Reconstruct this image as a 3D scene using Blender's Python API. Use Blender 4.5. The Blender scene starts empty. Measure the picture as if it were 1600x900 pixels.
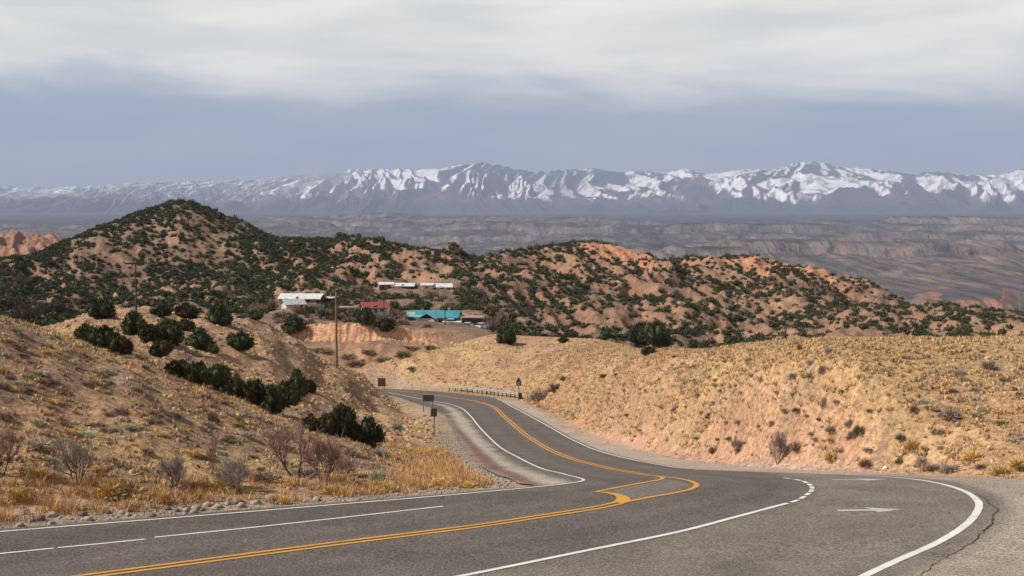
import bpy, bmesh, math, random
import numpy as np
from mathutils import Vector, Matrix
random.seed(7); rng = np.random.default_rng(7)
R = math.radians
scn = bpy.context.scene
C = scn.collection

# ------------------------------------------------------------------ camera
F = 2222.0
TP = 130.0 / F
P = math.atan(TP)
cd = bpy.data.cameras.new('camera'); cam = bpy.data.objects.new('camera', cd); C.objects.link(cam)
cd.sensor_width = 36; cd.lens = 36 * F / 1600; cd.clip_start = 0.5; cd.clip_end = 150000
cam.location = (0, 0, 0); cam.rotation_euler = (math.pi / 2 - P, 0, 0)
scn.camera = cam

# ------------------------------------------------------------------ world, sun, exposure
SUN_DIR = Vector((-0.68, -0.20, 0.68)).normalized()      # towards the sun
w = bpy.data.worlds.new('World'); scn.world = w; w.use_nodes = True
nt = w.node_tree; N = nt.nodes; L = nt.links; N.clear()
def nd(t, **k):
    n = N.new(t)
    for a, b in k.items(): setattr(n, a, b)
    return n
out = nd('ShaderNodeOutputWorld'); bg = nd('ShaderNodeBackground'); L.new(bg.outputs[0], out.inputs[0])
sky = nd('ShaderNodeTexSky', sky_type='NISHITA'); sky.sun_disc = False
sky.sun_elevation = math.asin(SUN_DIR.z); sky.sun_rotation = math.atan2(SUN_DIR.x, SUN_DIR.y)
sky.air_density = 1.0; sky.dust_density = 1.5
def wmath(op, a, b=None, clamp=False):
    n = nd('ShaderNodeMath', operation=op); n.use_clamp = clamp
    for i, v in enumerate((a, b)):
        if v is None: continue
        if hasattr(v, 'links'): L.new(v, n.inputs[i])
        else: n.inputs[i].default_value = v
    return n.outputs[0]
def wmix(f, a, b):
    n = nd('ShaderNodeMixRGB')
    for i, v in ((0, f), (1, a), (2, b)):
        if hasattr(v, 'links'): L.new(v, n.inputs[i])
        else: n.inputs[i].default_value = v if i == 0 else (*v, 1)
    return n.outputs[0]
tc = nd('ShaderNodeTexCoord'); sep = nd('ShaderNodeSeparateXYZ'); L.new(tc.outputs['Generated'], sep.inputs[0])
mp = nd('ShaderNodeMapping'); mp.inputs['Scale'].default_value = (5, 5, 26); L.new(tc.outputs['Generated'], mp.inputs[0])
n1 = nd('ShaderNodeTexNoise'); n1.inputs['Scale'].default_value = 1.0; n1.inputs['Detail'].default_value = 6; n1.inputs['Roughness'].default_value = .55; n1.inputs['Distortion'].default_value = .4
L.new(mp.outputs[0], n1.inputs[0])
mp2 = nd('ShaderNodeMapping'); mp2.inputs['Scale'].default_value = (5, 5, 30); mp2.inputs['Location'].default_value = (3, 1, 2); L.new(tc.outputs['Generated'], mp2.inputs[0])
n2 = nd('ShaderNodeTexNoise'); n2.inputs['Scale'].default_value = 1.0; n2.inputs['Detail'].default_value = 4; L.new(mp2.outputs[0], n2.inputs[0])
zc = sep.outputs[2]
# edge of the cloud deck about 4.6 degrees up
e = wmath('ADD', zc, wmath('MULTIPLY', wmath('SUBTRACT', n1.outputs['Fac'], .5), .085))
m = nd('ShaderNodeMapRange', interpolation_type='SMOOTHSTEP'); m.inputs['From Min'].default_value = .060; m.inputs['From Max'].default_value = .102; L.new(e, m.inputs['Value'])
deck = m.outputs[0]
skyc = nd('ShaderNodeMixRGB', blend_type='MULTIPLY'); skyc.inputs[0].default_value = 1; L.new(sky.outputs[0], skyc.inputs[1]); skyc.inputs[2].default_value = (.06, .06, .06, 1)
m2 = nd('ShaderNodeMapRange'); m2.inputs['From Min'].default_value = .38; m2.inputs['From Max'].default_value = .66; L.new(n2.outputs['Fac'], m2.inputs['Value'])
lowc = wmix(m2.outputs[0], (.355, .435, .57), (.47, .52, .60))
m5 = nd('ShaderNodeMapRange', interpolation_type='SMOOTHSTEP'); m5.inputs['From Min'].default_value = .045; m5.inputs['From Max'].default_value = .005; L.new(zc, m5.inputs['Value'])
lowc = wmix(wmath('MULTIPLY', m5.outputs[0], .45), lowc, (.52, .56, .61))
low = wmix(.12, lowc, skyc.outputs[0])
m3 = nd('ShaderNodeMapRange'); m3.inputs['From Min'].default_value = .36; m3.inputs['From Max'].default_value = .62; L.new(n2.outputs['Fac'], m3.inputs['Value'])
hic = wmix(m3.outputs[0], (.75, .755, .72), (.98, .965, .89))
hi = wmix(.06, hic, skyc.outputs[0])
m4 = nd('ShaderNodeMapRange'); m4.inputs['From Min'].default_value = .16; m4.inputs['From Max'].default_value = .45; L.new(zc, m4.inputs['Value'])
hi = wmix(m4.outputs[0], hi, (.17, .18, .205))           # cloud overhead, out of view, darkened to cut the ambient light
col = wmix(deck, low, hi)
L.new(col, bg.inputs[0]); bg.inputs[1].default_value = 1.0
sl = bpy.data.lights.new('sun', 'SUN'); sl.energy = 5.0; sl.angle = R(0.6); sl.color = (1, .94, .84)
so = bpy.data.objects.new('sun', sl); C.objects.link(so); so.rotation_euler = SUN_DIR.to_track_quat('Z', 'Y').to_euler()
scn.view_settings.view_transform = 'Standard'; scn.view_settings.look = 'None'; scn.view_settings.gamma = 1
scn.view_settings.exposure = 0.1
scn.view_settings.use_curve_mapping = False

# ------------------------------------------------------------------ maths helpers
def ray(u, v):
    x = (u - 800) / F; y = (450 - v) / F
    Y = math.cos(P) + y * math.sin(P); Z = -math.sin(P) + y * math.cos(P)
    return x / Y, Z / Y                                # azimuth a = X/Y, slope s = Z/Y
def sm(x, a, b):
    t = np.clip((x - a) / (b - a), 0, 1); return t * t * (3 - 2 * t)
def hsh(ix, iy, seed):
    h = (ix.astype(np.int64) * 374761393 + iy.astype(np.int64) * 668265263 + seed * 1442695041) & 0xffffffff
    h = ((h ^ (h >> 13)) * 1274126177) & 0xffffffff
    return ((h ^ (h >> 16)) & 0xffff) / 65535.0
def pn(x, y, seed=0):
    x = np.asarray(x, float); y = np.asarray(y, float)
    ix = np.floor(x); iy = np.floor(y); fx = x - ix; fy = y - iy
    ux = fx * fx * fx * (fx * (fx * 6 - 15) + 10); uy = fy * fy * fy * (fy * (fy * 6 - 15) + 10)
    def g(dx, dy):
        an = hsh(ix + dx, iy + dy, seed) * 6.28318
        return np.cos(an) * (fx - dx) + np.sin(an) * (fy - dy)
    a = g(0, 0); b = g(1, 0); c = g(0, 1); d = g(1, 1)
    return ((a + (b - a) * ux) * (1 - uy) + (c + (d - c) * ux) * uy) * 1.5
def fbm(x, y, o=4, seed=0, r=.5):
    s = 0; am = 1
    for i in range(o): s = s + am * pn(x * 2**i, y * 2**i, seed + i); am *= r
    return s
def ridged(x, y, o=4, seed=0):
    s = 0; am = 1
    for i in range(o): s = s + am * (1 - 2 * np.abs(pn(x * 2**i, y * 2**i, seed + i))); am *= .5
    return s / 1.9
def pchip(xk, yk, x):
    xk = np.asarray(xk, float); yk = np.asarray(yk, float)
    h = np.diff(xk); dl = np.diff(yk) / h
    m = np.zeros_like(yk); m[0] = dl[0]; m[-1] = dl[-1]
    w1 = 2 * h[1:] + h[:-1]; w2 = h[1:] + 2 * h[:-1]
    ok = dl[:-1] * dl[1:] > 0
    with np.errstate(divide='ignore', invalid='ignore'):
        mm = (w1 + w2) / (w1 / dl[:-1] + w2 / dl[1:])
    m[1:-1] = np.where(ok, mm, 0)
    x = np.clip(x, xk[0], xk[-1]); i = np.clip(np.searchsorted(xk, x) - 1, 0, len(h) - 1)
    t = (x - xk[i]) / h[i]; hh = h[i]
    return (yk[i] * (1 + 2 * t) * (1 - t)**2 + m[i] * hh * t * (1 - t)**2 + yk[i + 1] * t * t * (3 - 2 * t) + m[i + 1] * hh * t * t * (t - 1))

# ------------------------------------------------------------------ height of the road surface, a function of the distance Y
_vt = [(900, 44), (831, 50.5), (790, 56), (752, 64), (742, 70), (732, 82), (715, 97), (700, 112), (677, 135), (653, 158), (637, 176), (622, 198), (612, 222), (606, 245)]
_gd = [0, 30]; _gz = [-11.45, -11.45]
for v, d in _vt: _gd.append(d); _gz.append(ray(800, v)[1] * d)
_gd += [300, 400]; _gz += [-35.5, -44]
GD = np.linspace(5, 400, 3000); GZ = pchip(_gd, _gz, GD)
GS = GZ / GD
def g(Y): return np.interp(Y, GD, GZ)
def onroad(u, v):
    a, s = ray(u, v); Y = float(np.interp(s, GS, GD)); return a * Y, Y

LEFT_PX = [(-500, 866), (-300, 849), (0, 826), (270, 805), (533, 784.5), (700, 770.5), (817, 760.8), (838, 757.8), (810, 755), (778, 742.5), (750, 727), (731, 708), (715, 686), (705, 666), (696, 650), (678, 637.5), (650, 629), (615, 618), (590, 612.5), (540, 610), (480, 607.5)]
RIGHT_PX = [(2300, 800), (1900, 772), (1600, 752), (1450, 743), (1330, 737), (1200, 731), (1100, 723.5), (1040, 714.5), (985, 703), (940, 690), (905, 675.5), (872, 659), (840, 641), (818, 632), (797, 626), (760, 619.6), (700, 613.3), (650, 609.5), (600, 606.8), (540, 605.6), (480, 605)]
LW = np.array([onroad(*q) for q in LEFT_PX]); RW = np.array([onroad(*q) for q in RIGHT_PX])
def xl(Y): return np.interp(Y, LW[:, 1], LW[:, 0])
def xr(Y): return np.interp(Y, RW[::1, 1], RW[::1, 0])
Y0, Y1 = 36.0, min(LW[-1, 1], RW[-1, 1])
_poly = np.vstack([[(-60, Y0)], [(-60, LW[0, 1])], LW, RW[::-1], [(75, RW[0, 1])], [(75, Y0)]])
def road_dist(X, Y):
    """signed distance to the edge of the carriageway, negative inside"""
    X = np.asarray(X, float); Y = np.asarray(Y, float)
    best = np.full(X.shape, 1e9); ins = np.zeros(X.shape, bool)
    n = len(_poly)
    for i in range(n):
        x0, y0 = _poly[i]; x1, y1 = _poly[(i + 1) % n]
        dx, dy = x1 - x0, y1 - y0; q = dx * dx + dy * dy + 1e-9
        t = np.clip(((X - x0) * dx + (Y - y0) * dy) / q, 0, 1)
        best = np.minimum(best, (X - x0 - t * dx)**2 + (Y - y0 - t * dy)**2)
        c = ((y0 > Y) != (y1 > Y)) & (X < (x1 - x0) * (Y - y0) / (y1 - y0 + 1e-12) + x0)
        ins ^= c
    dd = np.sqrt(best); return np.where(ins, -dd, dd)

# ------------------------------------------------------------------ terrain: ridges and valleys as a loft of feature lines
def crv(nodes, d=None, z=None, road=False):
    A = []; S = []; D = []
    for q in nodes:
        u, v = q[0], q[1]; a, s = ray(u, v)
        if len(q) > 2: dd = q[2]
        elif d is not None: dd = d
        else: dd = float(np.interp(s, GS, GD))
        A.append(a); S.append(s); D.append(dd)
    return A, S, D
def flat(d, z): return [-2, 2], [z / d, z / d], [d, d]
K = [flat(2, -1.9), flat(8, -3.2), flat(20, -7.4), flat(35, -11.5)]
K.append(crv([(-500, 866), (0, 827), (270, 806), (533, 786), (817, 762), (1000, 762), (1600, 765), (2100, 775)]))
K.append(crv([(-500, 430, 62), (-200, 455, 70), (0, 491, 75), (70, 515, 77), (118, 535, 78), (169, 549, 79), (211, 557, 80), (253, 579, 81), (309, 602, 82), (380, 631, 84), (430, 650, 86), (500, 672, 88), (580, 699, 92), (640, 712, 93), (700, 722), (760, 715), (810, 690), (840, 655), (870, 664), (905, 682), (940, 696), (985, 710), (1040, 721), (1100, 727), (1200, 732), (1330, 736), (1450, 741), (1600, 750), (2100, 772)]))
K.append(crv([(-500, 480, 90), (0, 520, 105), (118, 560, 104), (211, 572, 103), (300, 600, 105), (380, 635, 107), (430, 653, 108), (500, 678, 108), (550, 694, 108), (600, 690, 108), (650, 678, 130), (700, 650, 158), (760, 640, 170), (810, 632, 178), (840, 640, 182), (870, 645, 165), (905, 645, 150), (985, 645, 117), (1100, 640, 98), (1300, 630, 77), (1600, 630, 77), (2100, 630, 77)]))
K.append(crv([(-500, 470, 140), (0, 520, 150), (70, 514, 158), (135, 494, 165), (183, 487, 168), (225, 486, 170), (281, 492, 172), (363, 499, 174), (420, 511, 176), (442, 526, 178), (470, 541, 181), (492, 559, 184), (520, 571, 189), (540, 579, 193), (565, 591, 198), (595, 606, 206), (640, 609, 225), (700, 612, 222), (760, 615, 212), (810, 614, 205), (850, 597, 202), (900, 573, 186), (960, 559, 160), (1030, 549, 135), (1093, 547, 119), (1161, 541, 108), (1234, 538, 99), (1308, 533, 93), (1454, 531, 91), (1600, 531, 92), (2100, 520, 95)]))
K.append(crv([(-500, 520, 240), (225, 530, 240), (350, 545, 240), (440, 562, 236), (500, 582, 236), (545, 579, 240), (600, 567, 246), (650, 553, 252), (700, 543, 258), (740, 530, 264), (780, 523, 268), (850, 526, 276), (920, 529, 276), (1000, 548, 260), (1093, 580, 230), (1234, 585, 200), (1600, 580, 190), (2100, 570, 190)]))
K.append(crv([(-500, 530, 278), (350, 530, 278), (440, 548, 278), (500, 572, 276), (560, 577, 276), (620, 573, 280), (700, 556, 286), (760, 534, 290), (800, 527, 292), (850, 535, 300), (1000, 575, 300), (1234, 620, 280), (1600, 600, 280), (2100, 600, 280)]))
K.append(crv([(-500, 525, 296), (350, 520, 296), (440, 536, 296), (500, 538, 296), (600, 539, 296), (680, 540, 300), (740, 532, 304), (800, 529, 315), (850, 545, 330), (1000, 580, 330), (2100, 600, 330)]))
K.append(crv([(-500, 522, 299), (350, 515, 299), (430, 531, 299), (500, 533, 299), (600, 533, 300), (700, 532, 304), (760, 526, 308), (800, 531, 330), (850, 550, 350), (1000, 575, 350), (2100, 600, 350)]))
K.append(crv([(-500, 520, 301.5), (350, 512, 301.5), (430, 522, 301.5), (445, 517, 301.5), (470, 511, 301.5), (500, 507, 301.5), (540, 505.5, 301.5), (600, 510, 302.5), (650, 514, 304), (700, 517, 306.5), (760, 521, 310), (800, 532, 345), (850, 552, 370), (1000, 572, 370), (2100, 590, 370)]))
K.append(crv([(-500, 510, 350), (300, 504, 350), (450, 493, 345), (550, 499, 340), (650, 508, 338), (740, 513, 340), (800, 523, 400), (850, 530, 440), (1000, 545, 450), (1234, 550, 450), (1600, 545, 450), (2100, 540, 450)]))
K.append(crv([(-500, 490, 470), (100, 490, 490), (200, 489, 500), (300, 486, 500), (400, 478, 470), (450, 473, 440), (550, 475, 430), (650, 480, 420), (740, 489, 415), (800, 500, 460), (850, 513, 500), (1000, 518, 510), (1100, 525, 510), (1234, 531, 510), (1400, 528, 520), (1600, 528, 530), (2100, 520, 530)]))
K.append(crv([(-500, 460, 560), (0, 462, 560), (100, 462, 570), (200, 462, 575), (280, 462, 580), (400, 452, 575), (500, 445, 560), (560, 447, 535), (600, 447, 525), (700, 451, 520), (760, 450, 560), (800, 452, 580), (900, 452, 620), (1000, 450, 640), (1100, 452, 650), (1200, 463, 650), (1300, 480, 650), (1400, 503, 650), (1500, 512, 660), (1600, 518, 670), (2100, 520, 670)]))
CREST = [(-500, 380, 640), (-200, 395, 640), (0, 406, 640), (40, 404, 645), (67, 395, 655), (100, 382, 665), (133, 369, 672), (167, 353, 680), (200, 341, 685), (240, 328, 690), (280, 317, 692), (312, 327, 692), (333, 342, 692), (365, 356, 690), (400, 366, 690), (433, 373, 695), (483, 378, 710), (540, 383, 720), (600, 389, 730), (650, 395, 740), (700, 403, 745), (760, 409, 745), (795, 409, 740), (830, 400, 735), (870, 390, 730), (920, 384, 728), (950, 388, 730), (1000, 401, 735), (1030, 410, 745), (1080, 412, 755), (1150, 408, 760), (1200, 414, 765), (1260, 425, 775), (1320, 442, 785), (1400, 475, 800), (1440, 491, 810), (1500, 498, 825), (1560, 506, 840), (1600, 514, 850), (2100, 524, 860)]
K.append(crv(CREST))
K.append(crv([(-500, 500, 880), (140, 500, 880), (300, 480, 900), (2100, 560, 930)]))
K.append(crv([(-500, 372, 1120), (-100, 374, 1120), (0, 376, 1120), (60, 375, 1120), (90, 384, 1120), (130, 430, 1120), (200, 500, 1120), (2100, 560, 1120)]))
K += [flat(1900, -185), flat(3200, -190), flat(6000, -200), flat(12000, -195), flat(20000, -175), flat(27000, -150), flat(33000, -150)]

def asp(n):   # azimuth columns: dense over the view, coarser outside
    c = np.linspace(-.40, .40, n); e = .40 + np.cumsum(np.linspace(.0015, .012, 60)); return np.concatenate([-e[::-1], c, e])
KA = []; 
def knots(a):
    S = []; D = []
    for A, s, d in K:
        S.append(pchip(A, s, a)); D.append(np.exp(pchip(A, np.log(d), a)))
    for k in range(1, len(D)): D[k] = np.maximum(D[k], D[k - 1] * 1.006)
    return np.array(S), np.array(D)
CA = crv(CREST)
def crest_d(a): return np.exp(pchip(CA[0], np.log(CA[2]), a))
def uu(a): return 800 + a * F          # rough picture column, used only to name regions

def base_grid(av, dv):
    S, D = knots(av)
    G = np.empty((len(av), len(dv)))
    lg = np.log(dv)
    for i in range(len(av)): G[i] = pchip(np.log(D[:, i]), S[:, i], lg) * dv
    return G
def detail(X, Y, G):
    """adds relief in world space, flattens along the road; returns z and a dict of masks"""
    a = X / Y; d = Y; u = uu(a)
    z = G.copy()
    near = 1 - sm(d, 235, 290)
    rd = np.full(X.shape, 999.0)
    mk = (d > 30) & (d < 262)
    rd[mk] = road_dist(X[mk], Y[mk])
    off = sm(rd, 1.0, 7.0)
    hum = fbm(X / 9, Y / 9, 3, 11) * (.16 + .16 * (1 - sm(u, 600, 800))) + fbm(X / 2.2, Y / 2.2, 3, 21) * .09
    rill = (ridged((X + .25 * Y) / 5.5, Y / 19, 3, 31) - .35) * (.10 + .22 * (1 - sm(u, 600, 800)))
    z += near * off * (hum + rill) * np.clip(d / 80, .35, 1.8)
    # badlands
    cr = crest_d(a)
    vill = np.exp(-(((u - 590) / 210)**4)) * (1 - sm(d, 470, 540))
    farh = sm(d, 300, 470) * (1 - sm(d, 1500, 2200)) * (1 - vill)
    rr_ = np.hypot((X + 161) * np.where(X < -161, 1.25, 1.0), Y - 690); ee = np.sqrt(rr_**2 + 36) - 6; cz = 1.0 - .46 * np.minimum(ee, 45) - .34 * np.maximum(ee - 45, 0) + fbm(X / 16, Y / 16, 3, 43) * 1.2
    isc = (d > 450) & (d < 900); z = np.where(isc, np.maximum(z, cz), z)
    at_crest = 1 - .78 * np.exp(-((d - cr) / 45)**2)
    cone = np.exp(-((u - 285) / 170)**4) * sm(d, 520, 590) * (1 - sm(d, 700, 800))
    warpx = X + 14 * fbm(X / 70, Y / 70, 2, 3); warpy = Y + 22 * fbm(X / 60, Y / 60, 2, 5)
    h = (ridged(warpx / 62, warpy / 105, 4, 41) - .25) * 11 * (1 - .85 * cone) + (ridged((X + .35 * Y) / 19, Y / 60, 3, 51) - .25) * 6.6 * (1 - .6 * cone) + fbm(X / 8, Y / 8, 3, 61) * .8
    z += farh * at_crest * h
    z += vill * sm(d, 306, 335) * (fbm(X / 30, Y / 30, 3, 71) * 1.2 + fbm(X / 9, Y / 9, 3, 73) * .5)
    # ravine walls below the bank
    rav = np.exp(-(((u - 600) / 150)**4)) * sm(d, 262, 276) * (1 - sm(d, 297, 300))
    z += rav * (ridged(X / 9, Y / 14, 3, 81) - .2) * 1.5
    clf = np.exp(-(((u - 590) / 150)**6)) * sm(d, 297.5, 299) * (1 - sm(d, 302, 305))
    z += clf * (ridged(X / 1.6, Y / 6.0, 3, 91) - .3) * .8
    redf = (np.exp(-((u - 965) / 75)**2) + np.exp(-((u - 1260) / 130)**2)) * np.exp(-((d - cr + 30) / 38)**2)
    z += redf * (ridged(X / 7 + Y / 60, Y / 50, 3, 95) - .35) * 3.4
    # far basin
    fr = sm(d, 1300, 2500)
    z += fr * (1 - sm(d, 22000, 27000)) * ((ridged(X / 1500 + .3 * Y / 3000, Y / 2300, 5, 101) - .3) * (16 + 22 * sm(d, 3500, 9000)) + (ridged(X / 330, Y / 900, 4, 105) - .3) * 22 * sm(d, 2600, 4500) * (1 - sm(d, 11000, 15000)))
    qf = 2.3 * fbm(X / 2900, Y / 2600, 4, 115, .45) + .16 * ridged(X / 260, Y / 500, 3, 117) + 4; qi = np.floor(qf); terr = qi + sm(qf - qi, 0, .16) - 4
    z += terr * 34 * sm(d, 2900, 4500) * (1 - sm(d, 12500, 16000))
    blf = sm(u + 12 * fbm(X / 60, Y / 60, 3, 8), 1420, 1470) * (1 - sm(u, 1565, 1600)) * sm(d + 45 * ridged(X / 35, Y / 200, 3, 7), 2520, 2620) * (1 - sm(d, 2750, 3100))
    z += blf * 21
    bench = sm(d + 500 * fbm(X / 2500, Y / 2500, 4, 111), 6800, 7100) * (1 - sm(d, 8500, 13000)) * sm(u, 520, 800)
    z += bench * 34
    # carriageway
    gg = g(Y)
    t = sm(rd, .3, 4.0)
    zz = (gg - .05 - .10 * (1 - sm(rd, -1, .3))) * (1 - t) + z * t
    z = np.where(mk, zz, z)
    M = dict(rd=rd, cone=cone, vill=vill, clf=clf, rav=rav, blf=blf, cr=cr, u=u, d=d, a=a)
    return z, M

SOIL = np.array((.43, .25, .15)); PINK = np.array((.52, .27, .165)); STRAW = np.array((.48, .31, .15)); RED = np.array((.50, .235, .14)); GREY = np.array((.31, .255, .21)); LITTER = np.array((.26, .16, .10))
OCHRE = np.array((.66, .42, .24))
def mixc(c, t, k): t = np.clip(t, 0, 1)[..., None]; return c * (1 - t) + np.asarray(k) * t
def ground_colour(X, Y, z, M, slope):
    d, u = M['d'], M['u']
    c = np.broadcast_to(SOIL, X.shape + (3,)).copy()
    n1 = fbm(X / 14, Y / 14, 4, 201); n2 = fbm(X / 3.1, Y / 3.1, 4, 211); n3 = fbm(X / .9, Y / .9, 3, 221)
    near = 1 - sm(d, 235, 290)
    c = mixc(c, near * (.45 + 1.1 * n1 + .5 * n2), STRAW)
    left = near * (1 - sm(u, 560, 700))
    c = mixc(c, left * (.44 + .8 * n2 + .6 * fbm(X / 6, Y / 6, 3, 231)), LITTER)
    c = mixc(c, near * sm(n3 + .5 * n2, .25, .7) * .5, GREY)
    c = mixc(c, near * sm(u, 640, 760) * sm(-n1 + .8 * n2, .0, .9) * .34, PINK)
    # top of the right-hand rise is all dry grass
    top = near * sm(u, 940, 1100) * sm(z, -13.5, -10.5)
    c = mixc(c, top * .45, STRAW)
    c = mixc(c, near * sm(u, 700, 800) * sm(n2 + .4 * n3, .1, .6) * .4, (.34, .25, .165))
    # bare road verge
    verge = near * (1 - sm(M['rd'] + .8 * n2, .8, 3.2)) 
    c = mixc(c, verge * sm(u, 780, 840) * .9, (.50, .285, .185))
    c = mixc(c, verge * (1 - sm(u, 780, 840)) * .7, (.30, .25, .205))
    vs = near * (1 - sm(M['rd'], 0.2, 1.4)) * sm(u, 780, 840)
    c = mixc(c, vs * .7, (.40, .33, .27))
    # hills
    hl = sm(d, 262, 300) * (1 - sm(d, 1300, 1900))
    hc = np.broadcast_to(np.array((.19, .122, .088)), X.shape + (3,)).copy()
    m1 = fbm(X / 45, Y / 45, 4, 241); m2 = fbm(X / 12, Y / 12, 4, 251)
    hc = mixc(hc, .3 + 1.2 * m1 + .4 * m2, (.27, .185, .125))
    hc = mixc(hc, sm(m2 - m1, .1, .7) * .5, (.165, .12, .092))
    reda = np.exp(-((u - 965) / 75)**2) * np.exp(-((d - M['cr'] + 30) / 38)**2) + np.exp(-((u - 1260) / 130)**2) * np.exp(-((d - M['cr'] + 28) / 38)**2)
    hc = mixc(hc, (reda * 1.3) * sm(slope, .10, .34) + reda * sm(m2, -.1, .5) * .8, RED)
    hc = mixc(hc, sm(slope, .42, .8) * .5, PINK * .85)
    hc = mixc(hc, M['vill'] * .25 * sm(m2, -.3, .4), SOIL)
    c = c * (1 - hl[..., None]) + hc * hl[..., None]
    c = mixc(c, M['clf'] * sm(slope, .3, .9), (.68, .37, .225))
    c = mixc(c, M['clf'] * sm(slope, .3, .9) * sm(fbm(X / 1.6, Y / 1.6, 3, 261), -.1, .5), OCHRE)
    c = mixc(c, M['clf'] * sm(slope, .2, .7) * sm(np.sin(z * 9 + 2 * n2 + u / 40), .1, .8) * .7, (.50, .25, .17))
    c = mixc(c, M['rav'] * .5 * sm(slope, .15, .6), RED)
    c = mixc(c, np.exp(-((u - 40) / 75)**2) * np.exp(-((d - 1100) / 90)**2) * .75, (.36, .19, .13))
    # basin
    fr = sm(d, 1300, 1900)
    f1 = fbm(X / 420, Y / 2600, 5, 271, .6); f2 = fbm(X / 95, Y / 900, 4, 281, .6); f3 = fbm(X / 24, Y / 330, 3, 291, .65)
    fc = np.broadcast_to(np.array((.072, .070, .090)), X.shape + (3,)).copy()  # plain's base colour darkened: cloud shadow painted into the soil
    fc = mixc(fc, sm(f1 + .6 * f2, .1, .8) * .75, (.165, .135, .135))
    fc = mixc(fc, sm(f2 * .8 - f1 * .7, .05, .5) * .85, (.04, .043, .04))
    fc = mixc(fc, sm(f3, .05, .4) * .75 * (1 - sm(d, 7000, 12000)), (.075, .075, .055))
    fc = mixc(fc, sm(slope, .10, .30) * .62, (.21, .175, .175))
    rb = np.exp(-((d - 3600) / 1100)**2) * sm(u, 900, 1500)
    fc = mixc(fc, rb * sm(fbm(X / 26, Y / 420, 4, 299, .65), -.15, .4) * .5, (.30, .185, .14))
    fc = mixc(fc, (1 - sm(d, 2300, 2600)) * .85 * sm(f3 + .4, -.2, .4), (.13, .105, .095))
    fc = mixc(fc, M['blf'] * sm(slope, .08, .25), RED * .6)
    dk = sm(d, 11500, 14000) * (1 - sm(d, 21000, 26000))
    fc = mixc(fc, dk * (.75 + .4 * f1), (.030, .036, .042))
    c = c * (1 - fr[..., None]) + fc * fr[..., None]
    return np.clip(c, .02, .9)

def mesh_grid(name, V, nx, ny, col, mat, smooth=True):
    me = bpy.data.meshes.new(name)
    i = np.arange(nx - 1)[:, None]; j = np.arange(ny - 1)[None, :]
    q = np.stack([i * ny + j, (i + 1) * ny + j, (i + 1) * ny + j + 1, i * ny + j + 1], -1).reshape(-1)
    nf = (nx - 1) * (ny - 1)
    me.vertices.add(nx * ny); me.vertices.foreach_set('co', V.astype(np.float32).ravel())
    me.loops.add(nf * 4); me.loops.foreach_set('vertex_index', q.astype(np.int32))
    me.polygons.add(nf); me.polygons.foreach_set('loop_start', np.arange(nf, dtype=np.int32) * 4)
    me.polygons.foreach_set('loop_total', np.full(nf, 4, np.int32))
    me.polygons.foreach_set('use_smooth', np.full(nf, smooth, bool))
    me.update(); me.validate()
    if col is not None:
        at = me.color_attributes.new('Col', 'FLOAT_COLOR', 'POINT')
        c4 = np.ones((nx * ny, 4), np.float32); c4[:, :3] = col.reshape(-1, 3); at.data.foreach_set('color', c4.ravel())
    me.materials.append(mat)
    o = bpy.data.objects.new(name, me); C.objects.link(o); return o

# ------------------------------------------------------------------ materials
class MT:
    def __init__(s, name, rough=.9, spec=.2, metal=0):
        s.m = bpy.data.materials.new(name); s.m.use_nodes = True; s.t = s.m.node_tree
        s.b = s.t.nodes['Principled BSDF']; s.b.inputs['Roughness'].default_value = rough
        s.b.inputs['Specular IOR Level'].default_value = spec; s.b.inputs['Metallic'].default_value = metal
    def n(s, t, **k):
        x = s.t.nodes.new(t)
        for a, b in k.items(): setattr(x, a, b)
        return x
    def put(s, sock, v):
        if hasattr(v, 'links'): s.t.links.new(v, sock)
        elif isinstance(v, (tuple, list)) and len(v) == 3 and sock.type == 'RGBA': sock.default_value = (*v, 1)
        else: sock.default_value = v
    def pos(s):
        return s.n('ShaderNodeNewGeometry').outputs['Position']
    def objc(s):
        return s.n('ShaderNodeTexCoord').outputs['Object']
    def noise(s, scale, detail=3, rough=.55, vec=None, stretch=None):
        x = s.n('ShaderNodeTexNoise'); v = vec if vec is not None else s.pos()
        if stretch:
            mp = s.n('ShaderNodeMapping'); mp.inputs['Scale'].default_value = stretch; s.put(mp.inputs[0], v); v = mp.outputs[0]
        s.put(x.inputs['Vector'], v); x.inputs['Scale'].default_value = scale; x.inputs['Detail'].default_value = detail; x.inputs['Roughness'].default_value = rough
        return x.outputs['Fac']
    def rng(s, v, a, b, c=0, d=1):
        x = s.n('ShaderNodeMapRange'); s.put(x.inputs['Value'], v)
        for k, q in zip(('From Min', 'From Max', 'To Min', 'To Max'), (a, b, c, d)): x.inputs[k].default_value = q
        return x.outputs[0]
    def mul(s, c, f):
        x = s.n('ShaderNodeMixRGB', blend_type='MULTIPLY'); x.inputs[0].default_value = 1
        s.put(x.inputs[1], c); s.put(x.inputs[2], f); return x.outputs[0]
    def mix(s, f, a, b):
        x = s.n('ShaderNodeMixRGB'); s.put(x.inputs[0], f); s.put(x.inputs[1], a); s.put(x.inputs[2], b); return x.outputs[0]
    def attr(s, name='Col'):
        x = s.n('ShaderNodeAttribute'); x.attribute_name = name; return x.outputs['Color']
    def bump(s, h, dist, strength=1):
        x = s.n('ShaderNodeBump'); x.inputs['Distance'].default_value = dist; x.inputs['Strength'].default_value = strength
        s.put(x.inputs['Height'], h); s.t.links.new(x.outputs[0], s.b.inputs['Normal'])
    def col(s, c): s.put(s.b.inputs['Base Color'], c)

def simple(name, c, rough=.8, var=.15, scale=2, spec=.2, metal=0):
    m = MT(name, rough, spec, metal)
    m.col(m.mul(c, m.rng(m.noise(scale, 4, vec=m.objc()), .3, .7, 1 - var, 1 + var))); return m.m

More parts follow.
